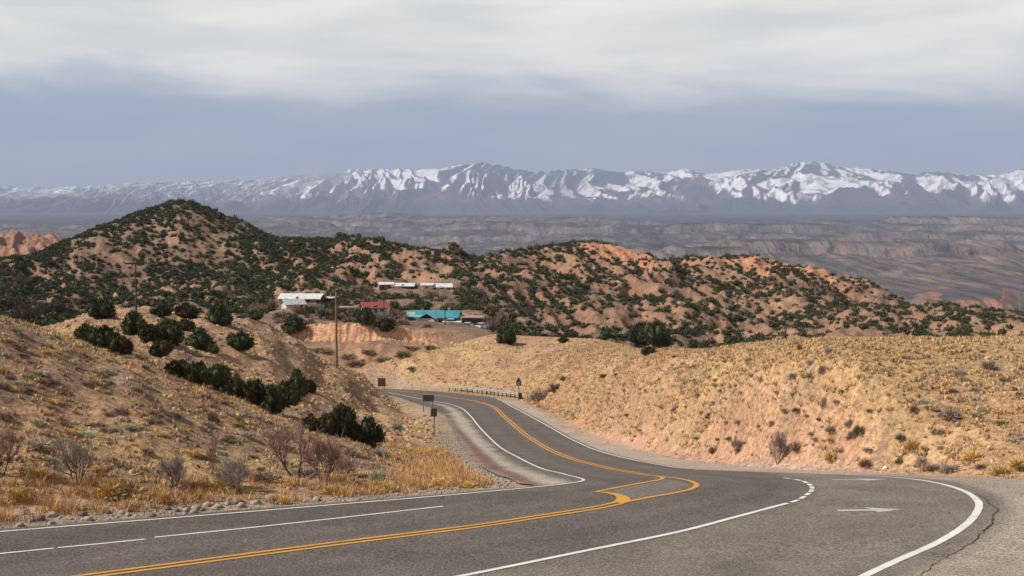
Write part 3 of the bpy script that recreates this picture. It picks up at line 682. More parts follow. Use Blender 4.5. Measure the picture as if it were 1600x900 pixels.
for k in range(5):
    t = k * 1.26; q = Vector((.20 * math.cos(t), .20 * math.sin(t), .30)); tm.tube((.03 * math.cos(t), .03 * math.sin(t), -.12), q, .055, .04, 6); tm.tube(q, q * 1.9 + Vector((0, 0, .05)), .04, .015, 5)
_t = tm.build('trunk', M_BARK); trunk_me = _t.data; bpy.data.objects.remove(_t)
def juniper(u, v, wpx, hpx, label, kind=0, group='junipers in the foreground and middle distance', dmin=60):
    p = hit(u, v, dmin); s = wpx / F * p.y / 2 / .98; cm, h = near_crowns[kind % 6]
    hz = hpx / F * p.y / (1.08 * h)
    e_ = empty('juniper_tree', (p.x, p.y, p.z - .05), label, 'tree', group, random.uniform(0, 6.28))
    e_.scale = (s, s, hz)
    for nm, me in (('crown', cm), ('trunk', trunk_me)):
        o = bpy.data.objects.new(nm, me); C.objects.link(o); o.parent = e_
    return e_
JN = [
 (134, 536, 40, 30, 'leftmost dark juniper of the long clump behind the near slope', 60), (162, 545, 46, 38, 'tallest middle juniper of the long clump behind the near slope', 1), (190, 553, 44, 30, 'right-hand low juniper of the long clump behind the near slope', 2),
 (158, 497, 46, 28, 'rounded juniper on the crest of the second rise, farthest left', 0), (209, 521, 46, 34, 'round dark juniper just below the dark utility pole', 4), (236, 534, 48, 28, 'juniper at the left end of the sprawling dark group below the utility pole', 2), (262, 537, 52, 36, 'largest dark juniper of the sprawling group below the utility pole', 0), (290, 516, 36, 16, 'low flat juniper at the upper right of the sprawling group', 5), (250, 557, 38, 26, 'low juniper in front of the sprawling dark group', 2),
 (252, 496, 32, 20, 'small juniper on the crest right of the utility pole', 1), (290, 497, 44, 22, 'olive green wide juniper on the crest of the second rise', 5), (344, 507, 42, 32, 'juniper on the crest nearest the left edge of the village', 4),
 (313, 549, 46, 38, 'upright dark juniper between the sprawling group and a lone round one', 3), (334, 552, 20, 14, 'tiny juniper touching the foot of an upright dark one', 2), (376, 549, 40, 32, 'lone round juniper on the bare slope left of the tall wooden pole', 1),
 (398, 500, 26, 16, 'small juniper in front of the village, left of the pale roofs', 0), (458, 521, 38, 26, 'neat round juniper at the left end of the red cut bank', 4), (572, 511, 32, 26, 'juniper above the red cut bank below the red-roofed house', 0), (604, 520, 26, 22, 'smaller olive juniper above the red cut bank, next to a dark one', 1),
 (790, 536, 36, 26, 'dark round juniper right of the village and past the cut bank', 4), (1000, 540, 40, 34, 'left half of the biggest dark juniper pair behind the right-hand rise', 0), (1026, 541, 42, 40, 'right half of the biggest dark juniper pair behind the right-hand rise', 1), (1013, 554, 26, 14, 'dwarf juniper in front of the biggest dark pair', 2), (880, 536, 18, 10, 'tiny juniper alone on the pink slope beyond the guardrail', 5),
 (275, 591, 50, 30, 'first juniper of the dark row in the gully, at its upper left end', 2), (308, 600, 46, 34, 'second juniper of the dark row in the gully', 0), (338, 608, 50, 40, 'third and bulkiest juniper of the dark row in the gully', 1), (368, 622, 40, 34, 'fourth juniper of the dark row in the gully', 5), (395, 634, 44, 42, 'fifth juniper of the dark row, in the middle of the gully', 2), (424, 646, 46, 44, 'juniper at the lowest point of the dark row in the gully', 4), (448, 634, 42, 38, 'juniper at the lower right of the dark row in the gully', 0), (465, 620, 34, 44, 'tallest narrow juniper at the right end of the dark row in the gully', 3), (484, 612, 24, 20, 'low juniper arm at the extreme right of the dark row in the gully', 2),
 (485, 674, 34, 26, 'low thin juniper behind the reddish bare tree', 5), (508, 680, 34, 34, 'juniper beside the reddish bare tree, left of two big ones', 2), (533, 684, 44, 54, 'tallest juniper of the lower trio above the roadside', 1), (576, 699, 48, 46, 'broad round juniper nearest the signs at the roadside', 4), (553, 691, 26, 34, 'narrow juniper wedged between the two big ones of the lower trio', 0),
]
for q in JN: juniper(q[0], q[1], q[2], q[3], q[4], q[5])

# far junipers: scattered over the hills, thinner on bare faces
far_me = []; lite = []
for i in range(5):
    h = (.9, 1.1, .8, 1.3, 1.0)[i]
    L_ = [(0, 0, h * .45, .8, h * .5), (.45, .15, h * .35, .5, h * .38), (-.4, .3, h * .4, .5, h * .42), (0, -.45, h * .33, .48, h * .36)]
    V, Fa = crown(L_, 130, .24, i + 50, 1); far_me.append((V, Fa, tri_mesh('juniper', V, Fa, M_JUN))); lite.append(crown([(0, 0, h * .42, .85, h * .5)], 105, .30, i + 70, 1))
cand = []
n = 110000
dd = np.sqrt(rng.random(n) * (880**2 - 300**2) + 300**2); aa = rng.uniform(-.48, .48, n)
X = aa * dd; Y = dd; Zt = tz(X, Y); u = uu(aa); cr = crest_d(aa)
dens = .46 + .62 * fbm(X / 38, Y / 38, 3, 501) + .25 * pn(X / 9, Y / 9, 505)
dens = np.where(u < 540, dens + .15 * sm(dd, 500, 560) + .3 * sm(u, 330, 400) , dens)
dens = np.where(u < 110, dens + .5, dens)
dens += .25 * np.exp(-((u - 560) / 260)**2) * (dd > 600)
vil = np.exp(-(((u - 590) / 210)**4)) * (1 - sm(dd, 465, 520)); dens = np.where((u > 425) & (u < 560) & (dd > 655), dens - .55, dens)
dens -= vil * .18
redz = np.exp(-((u - 965) / 45)**2) * np.exp(-((dd - cr + 28) / 26)**2) + np.exp(-((u - 1250) / 90)**2) * np.exp(-((dd - cr + 25) / 26)**2)
dens -= redz * .8
dens = np.where((dd < 345) & (u > 400) & (u < 800), -1, dens); dens = np.where(dd < 345, dens * .5, dens)
dens = np.where(dd > cr + 12, -1, dens)
keep = rng.random(n) < np.clip(dens, 0, 1.2) * np.where(u < 540, .84, .78)
# a few houses and yards stay clear
X, Y, Zt, u = X[keep], Y[keep], Zt[keep], u[keep]
sz = rng.uniform(.6, 1.6, len(X)) * np.where(rng.random(len(X)) < .2, .6, 1.0)
vv_ = 320 - Zt / Y * F
HOUSE_PX = [(425, 512, 455, 480), (435, 480, 474, 492), (565, 610, 474, 494), (632, 762, 486, 512), (588, 712, 436, 456)]
ok = np.ones(len(X), bool)
for a0, a1, b0, b1 in HOUSE_PX: ok &= ~((u > a0) & (u < a1) & (vv_ > b0) & (vv_ < b1 + 8))
X, Y, Zt, u, sz = X[ok], Y[ok], Zt[ok], u[ok], sz[ok]
print('far junipers', len(X))
# which ones show: line of sight test against the terrain
vis = np.ones(len(X), bool)
for fr in np.linspace(.25, .985, 42):
    vis &= ~(tz(X * fr, Y * fr) > (Zt + sz * .9) * fr + .2)
X, Y, Zt, u, sz, = X[vis], Y[vis], Zt[vis], u[vis], sz[vis]; vis = vis[vis]
print('seen', len(X))
big = np.where(vis & (np.abs(X / Y) < .365), sz / Y, 0); order = np.argsort(-big)
hot = order[:300]; rest = order[300:]
for k in hot:
    V, Fa, me = far_me[k % 5]; o = bpy.data.objects.new('juniper', me); C.objects.link(o)
    o.location = (X[k], Y[k], Zt[k] - .15); s = sz[k]; o.scale = (s, s, s * random.uniform(.85, 1.2)); o.rotation_euler = (0, 0, random.uniform(0, 6.28))
    sw = 'small' if s < 1.5 else ('middling' if s < 1.9 else 'large'); cd_ = crest_d(X[k] / Y[k]) - Y[k]
    if u[k] < 520: gp = 'junipers on the cone-shaped hill'; wh = ('in the dark hollow left of the cone-shaped hill', 'on the left flank of the cone-shaped hill', 'on the front face of the cone-shaped hill', 'on the right flank of the cone-shaped hill')[int(np.searchsorted((110, 220, 340), u[k]))]
    elif u[k] < 800: gp = 'junipers around the village'; wh = 'on the slope above the village houses' if Y[k] > 520 else 'among or beside the village houses'
    else: gp = 'junipers on the badland slopes'; wh = ('below the rounded red-faced summit', 'below the saddle between the two red faces', 'below the long red-faced ridge', 'at the low right-hand end of the ridge')[int(np.searchsorted((1010, 1120, 1360), u[k]))]
    lb = sw + (' wide' if k % 2 else ' upright') + ' juniper ' + wh + (', near the crest' if cd_ < 60 else (', half way up' if cd_ < 170 else ', low'))
    tag(o, lb, 'tree', gp)
Vs = []; Fs = []; kk = 0
for k in rest:
    V, Fa = lite[k % 5]; t = random.uniform(0, 6.28); co, si = math.cos(t), math.sin(t); s = sz[k]
    v = np.stack([(V[:, 0] * co - V[:, 1] * si) * s + X[k], (V[:, 0] * si + V[:, 1] * co) * s + Y[k], V[:, 2] * s * random.uniform(.85, 1.2) + Zt[k] - .15], 1)
    Vs.append(v); Fs.append(Fa + kk); kk += len(v)
o = bpy.data.objects.new('distant_junipers', tri_mesh('distant_junipers', np.vstack(Vs), np.vstack(Fs), M_JUN)); C.objects.link(o)
o['kind'] = 'stuff'; tag(o, 'dark green junipers covering the distant badland hills', 'trees')

# ------------------------------------------------------------------ dry grass tufts and low brush
mt_ = MT('dry_grass_blades', .8, .15); mt_.col(mt_.mul(mt_.attr(), mt_.rng(mt_.noise(6, 2), .3, .7, .8, 1.2))); M_TUFT = mt_.m
def tufts(name, X, Y, size, nb, bw, cols, label, cat, spread=.55, up=.8, dome=0.0):
    n = len(X); Z = tz(X, Y); r = rng
    m = n * nb
    bx = np.repeat(X, nb); by = np.repeat(Y, nb); bz = np.repeat(Z, nb); s = np.repeat(size, nb)
    th = r.random(m) * 6.283; q = r.random(m)**.6 * .45 * s; px = bx + np.cos(th) * q; py = by + np.sin(th) * q
    lean = r.random(m) * spread + .08; L_ = s * (.65 + .5 * r.random(m)); th2 = th + r.normal(0, .6, m)
    tx = px + np.cos(th2) * lean * L_; ty = py + np.sin(th2) * lean * L_; tzz = bz + np.sqrt(np.clip(1 - lean**2, .1, 1)) * L_ * up
    wx = -np.sin(th2 + r.normal(0, .8, m)); wy = np.cos(th2 + r.normal(0, .8, m)); hw = bw * s * .5
    V = np.stack([np.stack([px - wx * hw, py - wy * hw, bz - .04], 1), np.stack([px + wx * hw, py + wy * hw, bz - .04], 1), np.stack([tx, ty, tzz], 1)], 1).reshape(-1, 3)
    c = np.repeat(np.repeat(cols, nb, 0) * (.8 + .4 * r.random((m, 1))), 3, 0)
    Fa = np.arange(m * 3).reshape(-1, 3)
    if dome:      # the matted cushion of old leaves each tussock grows from
        k = 7; t = np.arange(k) * 2 * np.pi / k; R0 = size * dome
        j = lambda a: 1 + a * (r.random((n, k)) - .5)
        t0 = t[None] + r.random((n, 1)) * 6
        r0 = R0[:, None] * j(.5); r1 = R0[:, None] * .72 * j(.7); h1 = size[:, None] * .24 * j(.9)
        ring0 = np.stack([X[:, None] + np.cos(t0) * r0, Y[:, None] + np.sin(t0) * r0, Z[:, None] - .06 + 0 * r0], -1)
        ring1 = np.stack([X[:, None] + np.cos(t0 + .3) * r1, Y[:, None] + np.sin(t0 + .3) * r1, Z[:, None] + h1], -1)
        top = np.stack([X + R0 * .2 * r.normal(size=n), Y + R0 * .2 * r.normal(size=n), Z + size * (.32 + .14 * r.random(n))], -1)[:, None]
        DV = np.concatenate([ring0, ring1, top], 1)
        f = []
        for a in range(k): b = (a + 1) % k; f += [(a, b, k + b), (a, k + b, k + a), (k + a, k + b, 2 * k)]
        f = np.array(f); base = (np.arange(n) * (2 * k + 1))[:, None, None]
        Fd = (f[None] + base).reshape(-1, 3) + len(V)
        dc = np.repeat(cols * .92, 2 * k + 1, 0)
        V = np.vstack([V, DV.reshape(-1, 3)]); Fa = np.vstack([Fa, Fd]); c = np.vstack([c, dc])
    me = tri_mesh(name, V, Fa, M_TUFT, np.clip(c, 0, 1)); o = bpy.data.objects.new(name, me); C.objects.link(o)
    o['kind'] = 'stuff'; tag(o, label, cat); return o
def scatter(n, u0, u1, d0, d1, fn=None, rmin=.4):
    d = np.sqrt(rng.random(n) * (d1**2 - d0**2) + d0**2); a = rng.uniform((u0 - 800) / F, (u1 - 800) / F, n); X = a * d
    m = np.ones(n, bool); rr = road_dist(X, d); m &= rr > rmin
    if fn is not None: m &= rng.random(n) < fn(X, d, rr)
    return X[m], d[m], rr[m]
PAL = np.array([(.50, .315, .125), (.47, .30, .155), (.56, .385, .20), (.38, .235, .13), (.35, .27, .18), (.23, .155, .11)])
def pal(n, w): return PAL[rng.choice(len(PAL), n, p=np.array(w) / np.sum(w))]
X, Y, rr = scatter(105000, 820, 1850, 62, 235, lambda X, Y, r: np.clip(.55 + .7 * fbm(X / 9, Y / 9, 3, 601) + .4 * sm(tz(X, Y), -12.5, -10), .25, 1) * sm(r, .6, 3) * .9)
tufts('dry_bunch_grass', X, Y, (.18 + .34 * rng.random(len(X))**1.6), 14, .17, pal(len(X), (2.4, 4, 3.5, 3, 4, 1.6)), 'straw coloured bunch grass covering the rise right of the road', 'grass', .95, .62, .30)
X, Y, rr = scatter(26000, -420, 800, 48, 100, lambda X, Y, r: np.clip(.5 + .8 * fbm(X / 5, Y / 5, 3, 611), .1, 1) * sm(r, .5, 2.5))
tufts('slope_grass', X, Y, (.12 + .30 * rng.random(len(X))**2), 14, .14, pal(len(X), (2, 3, 1, 4, 2, 5)), 'short dry grass and brown weeds on the left slope', 'grass', .95, .7, .28)
X, Y, rr = scatter(30000, -420, 850, 48, 108, lambda X, Y, r: (1 - sm(r, 2.5, 6.5)) * sm(r, .9, 2.2) * np.clip(.7 + 1.1 * fbm(X / 4, Y / 4, 3, 621), 0, 1))
tufts('roadside_grass', X, Y, (.18 + .46 * rng.random(len(X))**1.5), 26, .06, pal(len(X), (6, 4, 3, 2, 1, 1)) * np.array((1.1, 1, .9)), 'tall golden dry grass along the left roadside', 'grass', .8, .85)
X, Y, rr = scatter(42000, -300, 1010, 100, 262, lambda X, Y, r: np.clip(.45 + .8 * fbm(X / 9, Y / 9, 3, 631), .06, 1) * sm(r, .8, 3))
tufts('far_slope_grass', X, Y, (.16 + .4 * rng.random(len(X))**2), 4, .24, pal(len(X), (2, 3, 2, 3, 3, 3)), 'sparse dry grass on the pink slopes beyond the bend', 'grass', .9, .5, .6)

# round low bushes one can count: sage (blue-grey), rabbitbrush and dead brown brush
def brushmat(name, c): 
    m = MT(name, .85, .1); inf = m.n('ShaderNodeObjectInfo'); m.col(m.mul(m.mul(c, m.rng(m.noise(5, 2), .3, .7, .75, 1.25)), m.rng(inf.outputs['Random'], 0, 1, .8, 1.25))); return m.m
BR = {'sage': brushmat('sage_foliage', (.36, .37, .29)), 'brown': brushmat('dead_brush_twigs', (.25, .175, .12)), 'gold': brushmat('rabbitbrush_twigs', (.55, .37, .14)), 'grey': brushmat('grey_brush_twigs', (.34, .27, .22)), 'olive': brushmat('olive_brush', (.20, .18, .09))}
def brush_mesh(mat, n, seed, wide=.06):
    r = np.random.default_rng(seed); th = r.random(n) * 6.283; el = np.arccos(r.random(n) * .97); L_ = .65 + .4 * r.random(n)
    d = np.stack([np.cos(th) * np.sin(el), np.sin(th) * np.sin(el), np.cos(el) * .85], 1); st = d * (.15 + .6 * r.random(n))[:, None]; tip = d * L_[:, None] + r.normal(0, .07, (n, 3))
    w_ = np.cross(d, r.normal(size=(n, 3))); w_ /= np.linalg.norm(w_, axis=1)[:, None] + 1e-6
    V = np.stack([st - w_ * wide, st + w_ * wide, tip], 1).reshape(-1, 3); V[:, 2] = np.maximum(V[:, 2], -.05)
    return tri_mesh('brush', V, np.arange(n * 3).reshape(-1, 3), mat)
BM = {k: [brush_mesh(m, 420, i * 7 + 1, .035) for i in range(3)] for k, m in BR.items()}
def brush(u, v, wpx, hpx, kind, label, group=None, cat='bush', dmin=45, name='low_bush'):
    p = hit(u, v, dmin); s = wpx / F * p.y / 2; o = bpy.data.objects.new(name, random.choice(BM[kind])); C.objects.link(o)
    o.location = (p.x, p.y, p.z - .03); o.scale = (s, s, hpx / F * p.y); o.rotation_euler = (0, 0, random.uniform(0, 6.28)); tag(o, label, cat, group); return o
for u_, v_, w_, h_, k_, l_ in [
  (592, 750, 42, 26, 'sage', 'pale blue-grey sagebrush in the golden roadside grass near the red gravel strip'), (622, 672, 26, 18, 'sage', 'small pale sagebrush just left of the signposts'), (594, 712, 40, 18, 'grey', 'greyish low bush at the foot of the broad round juniper'),
  (623, 722, 14, 14, 'olive', 'dark little bush beside an orange bare patch above the roadside'), (548, 712, 36, 22, 'grey', 'grey brush below the lower juniper trio'), (332, 660, 24, 28, 'brown', 'dark brown round bush alone on the near slope below the gully'), (238, 650, 34, 18, 'brown', 'dark flattened brush on the middle of the near slope'), (275, 652, 34, 16, 'grey', 'grey flattened brush next to a darker one on the near slope'),
  (371, 658, 24, 12, 'olive', 'small olive bush at the crest of the near slope'), (8, 655, 30, 20, 'brown', 'dark bush on the slope at the extreme left'), (30, 545, 40, 16, 'brown', 'dark low brush high on the near slope, at left'), (70, 600, 22, 12, 'brown', 'small brown bush on the left part of the near slope'), (145, 600, 26, 14, 'grey', 'grey low bush halfway up the near slope'), (215, 612, 24, 14, 'brown', 'small dark bush near the upper edge of the near slope'),
  (178, 722, 20, 12, 'olive', 'small olive bush beside the pale bare tree'), (60, 700, 50, 18, 'grey', 'grey brush between the two bare trees at left'), (475, 745, 60, 24, 'grey', 'grey brush under the reddish bare tree'),
  (1487, 655, 44, 26, 'grey', 'grey-brown bush high on the right-hand rise'), (1428, 645, 18, 18, 'brown', 'dark round bush on the right-hand rise, left of a grey-brown one'), (1490, 614, 22, 12, 'brown', 'small brown bush near the top of the right-hand rise'), (1545, 575, 34, 20, 'grey', 'wide grey brush near the crest at far right'), (1250, 546, 14, 14, 'brown', 'small dark bush on the crest of the right-hand rise'), (1295, 552, 16, 16, 'grey', 'grey bush just below the crest of the right-hand rise'), (1285, 583, 18, 20, 'grey', 'slender grey bush in the upper middle of the right-hand rise'),
  (1108, 653, 18, 14, 'brown', 'small dark bush alone in the pink part of the right-hand rise'), (1054, 643, 16, 10, 'grey', 'tiny grey bush on the pink slope above the outer edge line'), (1343, 678, 30, 20, 'olive', 'olive bush in the lower middle of the right-hand rise'), (1300, 676, 30, 16, 'grey', 'grey bush left of an olive one on the right-hand rise'), (1115, 708, 20, 16, 'brown', 'dark bush at the foot of the rise near the outer edge line'), (1245, 706, 26, 22, 'brown', 'dark brown bush right of the leafless grey shrub'), (1300, 718, 34, 20, 'gold', 'golden bush beside the road at the foot of the rise'), (1355, 728, 36, 18, 'brown', 'brown mat of brush just left of the white litter'),
  (1405, 724, 18, 14, 'olive', 'small dark green bush just right of the white litter'), (1425, 705, 34, 26, 'gold', 'big golden tussock above the white litter'), (1485, 737, 48, 18, 'grey', 'grey brush mat at the road edge on the right'), (1565, 741, 50, 22, 'gold', 'golden bush at the road edge in the right corner'), (1590, 730, 40, 26, 'gold', 'golden bush farthest right on the verge'), (1520, 718, 44, 24, 'gold', 'wide golden tussock above the grey mat at right'),
  (1460, 735, 30, 14, 'brown', 'brown brush at the road edge between grey and golden ones'), (1085, 575, 16, 10, 'grey', 'small grey bush at the upper left of the right-hand rise'), (945, 590, 24, 10, 'olive', 'olive bush on the left shoulder of the right-hand rise'), (882, 594, 22, 10, 'olive', 'olive bush beyond the shield-shaped sign'), (845, 625, 50, 26, 'grey', 'grey-brown thicket right of the guardrail end'), (868, 612, 34, 20, 'brown', 'brown brush at the back of the thicket near the guardrail'),
  (1140, 560, 16, 8, 'sage', 'pale bush on the crest left of centre of the rise'), (60, 745, 50, 22, 'gold', 'golden grass clump at left by the stones'), (170, 775, 60, 40, 'gold', 'tall golden clump under the pale bare tree'), (345, 765, 70, 26, 'gold', 'wide golden clump between the two leafless shrubs'), (445, 788, 26, 24, 'gold', 'small pale golden tuft at the asphalt edge'), (520, 772, 50, 22, 'gold', 'golden clump near the road under the reddish tree'), (690, 760, 60, 24, 'gold', 'golden clump at the tip of the verge by the red gravel'), (735, 762, 40, 16, 'gold', 'last golden clump before the gravel wedge'), (30, 780, 50, 30, 'gold', 'golden clump at the left edge of the verge'), (255, 785, 34, 34, 'gold', 'upright golden clump among the stones'), (410, 752, 60, 24, 'brown', 'brown brush between the leafless shrubs and the reddish tree'), (605, 768, 50, 20, 'gold', 'golden clump below the sagebrush')]:
    brush(u_, v_, w_, h_, k_, l_, 'bushes beside the road')
# many small unnamed bushes further off share a label
cnt = 0
for i in range(420):
    u_ = random.uniform(830, 1600) if i % 5 < 2 else random.uniform(0, 620); v_ = random.uniform(545, 735) if u_ > 830 else random.uniform(500, 740)
    p = hit(u_, v_, 48)
    if p.y > 235 or road_dist(np.array([p.x]), np.array([p.y]))[0] < 1.5: continue
    k_ = random.choice(['grey', 'brown', 'grey', 'olive', 'sage', 'gold']); s = random.uniform(.22, .5)
    o = bpy.data.objects.new('scrub_bush', random.choice(BM[k_])); C.objects.link(o); o.location = p - Vector((0, 0, .03)); o.scale = (s, s, s * random.uniform(.6, .95)); o.rotation_euler = (0, 0, random.uniform(0, 6.28))
    kn = {'grey': 'grey', 'brown': 'brown', 'olive': 'olive', 'sage': 'pale blue-grey', 'gold': 'golden'}[k_]; sw = 'small' if s < .3 else ('knee-high' if s < .4 else 'large')
    if u_ > 830: zn = ('near the road', 'half way up', 'near the crest')[0 if v_ > 670 else (1 if v_ > 600 else 2)] + (' at the left end' if u_ < 1080 else (' in the middle' if u_ < 1350 else ' at the right end')); tag(o, sw + ' ' + kn + ' bush ' + zn + ' of the right-hand rise', 'bush', 'scrub bushes on the right-hand rise')
    else: zn = 'on the near left slope' if p.y < 90 else 'on the slope behind the juniper gully'; tag(o, sw + ' ' + kn + ' bush ' + zn + (', toward the left' if u_ < 250 else ', toward the right'), 'bush', 'scrub bushes on the left slopes')
    cnt += 1
    if cnt >= 280: break

# ------------------------------------------------------------------ leafless shrubs and trees
def twigmat(name, c): return simple(name, c, .9, .2, 5)
M_TW = {'grey': twigmat('grey_twigs', (.23, .18, .16)), 'red': twigmat('reddish_twigs', (.27, .165, .14)), 'dark': twigmat('dark_bark', (.075, .055, .048)), 'pale': twigmat('pale_twigs', (.27, .22, .19))}
def bare(u, v, wpx, hpx, label, tw, seed, dark='dark', lean=0, stems=3, levels=4, name='bare_shrub', cat='bush', group=None, dmin=45, thick=1.0):
    p = hit(u, v, dmin); H = hpx / F * p.y; W = wpx / F * p.y; rd = random.Random(seed)
    A = MB(); B = MB()
    def grow(pos, d, L_, r, lv):
        q = pos
        for s_ in range(3):
            d = (d + Vector((rd.gauss(0, .13), rd.gauss(0, .13), rd.gauss(0.03, .07)))).normalized(); n_ = q + d * L_ / 3
            (A if lv >= levels - 1 else B).tube(q, n_, r * (1 - s_ * .16), r * (1 - (s_ + 1) * .16), 4 if lv < levels else 6); q = n_
            if lv > 0 and s_ >= 1:
                for k in range(2):
                    dd = (d + Vector((rd.gauss(0, .62), rd.gauss(0, .62), rd.gauss(.02, .3)))).normalized(); grow(q, dd, L_ * rd.uniform(.55, .85), r * .62, lv - 1)
    for k in range(stems):
        t = k * 6.283 / stems + rd.uniform(-.5, .5); sp = .55 * min(1.4, W / H)
        d = Vector((math.cos(t) * sp + lean, math.sin(t) * sp, 1)).normalized(); grow(Vector((.05 * math.cos(t), .05 * math.sin(t), -.08)), d, .42, .026 * thick, levels)
    zmax = max(v_[2] for v_ in A.v + B.v); xm = max(abs(v_[0]) for v_ in A.v + B.v)
    e_ = empty(name, p, label, cat, group); sc = (W / 2 / xm, W / 2 / xm, H / zmax); e_.scale = sc
    A.build('stem', M_TW[dark], e_); B.build('twigs', M_TW[tw], e_); return e_
bare(121, 757, 92, 92, 'pale grey leafless tree standing in golden grass on the left', 'grey', 1, 'dark', stems=4, name='bare_tree', cat='tree')
bare(2, 745, 70, 90, 'leafless reddish tree cut by the left edge of the picture', 'red', 2, name='bare_tree', cat='tree')
bare(273, 762, 62, 62, 'dense dark leafless shrub between golden clumps, left of the pale twiggy one', 'grey', 3, stems=7)
bare(365, 765, 74, 58, 'pale bushy leafless shrub with upright twigs', 'pale', 4, 'grey', stems=9)
bare(333, 742, 26, 78, 'slim reddish leafless sapling between two leafless shrubs', 'red', 5, 'red', stems=2)
bare(462, 745, 100, 96, 'crooked dark-stemmed leafless tree with reddish crown', 'red', 6, 'dark', lean=-.25, stems=2, name='bare_tree', cat='tree', thick=1.3)
bare(505, 755, 96, 92, 'many-stemmed reddish leafless shrub right of the crooked tree', 'red', 7, 'grey', stems=8)
bare(440, 700, 60, 40, 'low reddish thicket behind the crooked bare tree', 'red', 8, 'red', stems=7)
bare(540, 745, 46, 40, 'small reddish leafless shrub at the right of the thicket', 'red', 18, 'red', stems=6)
bare(1215, 725, 46, 58, 'tallest leafless grey shrub at the foot of the right-hand rise', 'grey', 9, 'grey', stems=7)
bare(1150, 712, 26, 34, 'thin leafless shrub left of the tallest grey one', 'grey', 10, 'grey', stems=5)
bare(1285, 640, 22, 24, 'spindly leafless shrub in the middle of the right-hand rise', 'grey', 11, 'grey', stems=4)
bare(1500, 596, 26, 22, 'leafless shrub near the crest on the right', 'grey', 12, 'grey', stems=5)
bare(1440, 738, 30, 30, 'leafless shrub on the verge between litter and right corner', 'pale', 13, 'grey', stems=6)
# thickets and yard brush among the houses
for k in range(120):
    u_ = random.uniform(395, 800); v_ = random.uniform(478, 512) if k % 3 else random.uniform(445, 478)
    if 430 < u_ < 512 and 462 < v_ < 476 or 637 < u_ < 745 and 485 < v_ < 505 or 586 < u_ < 712 and 438 < v_ < 458: continue
    kd = ('brown', 'grey', 'brown', 'olive')[k % 4]; w_ = random.uniform(10, 34)
    brush(u_, v_, w_, w_ * random.uniform(.4, .65), kd, ('brown', 'grey', 'dull brown', 'olive')[k % 4] + (' broad' if w_ > 17 else ' small') + ' yard brush ' + ('left of the tall wooden pole' if u_ < 526 else ('between pole and turquoise roof' if u_ < 637 else 'by the turquoise-roofed house')) + (', on the upper slope' if k % 3 == 0 else ''), 'brush among the village houses', dmin=305)
for u_, v_, w_, h_, kd, lb in [(560, 572, 60, 16, 'brown', 'dark broad brush filling the ravine bottom right of the tall pole'), (600, 566, 40, 14, 'grey', 'grey brush in the ravine, middle'), (545, 560, 36, 12, 'grey', 'grey brush on the ravine wall close to the tall pole'), (575, 552, 34, 8, 'brown', 'thin line of brown brush on the ledge under the cut bank'), (640, 545, 50, 7, 'brown', 'low brown brush line on the ledge, right part'), (630, 558, 34, 16, 'olive', 'dark green shrub at the right end of the ravine'), (672, 545, 26, 10, 'olive', 'small dark shrub where the ravine meets the pink slope'), (500, 548, 50, 8, 'brown', 'brown brush on the ledge left of the tall pole'), (645, 578, 26, 8, 'olive', 'flat olive shrub on the pink slope above the far road')]:
    brush(u_, v_, w_, h_, kd, lb, 'brush in the ravine below the cut bank', dmin=238)
# leafless cottonwoods of the village
VL = ['leafless tree left of the tall wooden pole, at the rear', 'leafless tree left of the tall wooden pole, nearest it', 'reddish leafless tree by the dull grey roofed building', 'dark leafless tree close behind the tall wooden pole', 'grey leafless tree right of the tall wooden pole', 'pale leafless tree beside the blue-grey trailer', 'grey leafless tree in front of the red-roofed house', 'reddish leafless tree right of the red-roofed house', 'reddish leafless tree left of the turquoise annex', 'reddish leafless tree by the dark round juniper right of the village', 'grey leafless tree behind the dark round juniper right of the village', 'dark leafless tree right of the dark garage', 'reddish leafless tree at the left end of the long white-roofed house', 'dark leafless tree at the far left end of the village', 'reddish leafless tree behind the blue-grey trailer', 'grey leafless tree beside the dark red car', 'dark leafless tree at the right end of the long white-roofed house', 'last grey leafless tree at the right end of the village']
for k, (u_, v_, w_, h_, c_) in enumerate([(480, 497, 26, 22, 'dark'), (500, 498, 28, 26, 'grey'), (462, 490, 22, 16, 'red'), (521, 499, 26, 20, 'dark'), (545, 500, 26, 22, 'grey'), (556, 492, 20, 16, 'pale'), (590, 500, 24, 12, 'grey'), (617, 501, 26, 18, 'red'), (630, 502, 22, 14, 'red'), (770, 519, 26, 26, 'red'), (783, 514, 26, 30, 'grey'), (762, 512, 20, 20, 'dark'), (425, 486, 24, 20, 'red'), (412, 480, 24, 20, 'dark'), (535, 488, 22, 16, 'red'), (397, 492, 24, 22, 'grey'), (506, 486, 20, 16, 'dark'), (800, 520, 20, 18, 'grey')]):
    bare(u_, v_, w_, h_, VL[k], c_, 30 + k, 'dark', stems=4, levels=3, name='bare_tree', cat='tree', group='leafless trees in the village', dmin=230, thick=2.2)
for k, (u_, v_, w_, h_) in enumerate([(40, 510, 60, 30), (75, 503, 50, 26), (100, 500, 40, 22), (15, 490, 40, 22)]):
    bare(u_, v_ - 8, w_, h_, ('second', 'third', 'rightmost', 'leftmost')[k] + ' dark leafless thicket in the dark hollow at the left', 'dark', 60 + k, 'dark', stems=8, levels=3, name='bare_thicket', cat='bush', group='dark thickets in the left hollow', dmin=110, thick=2)

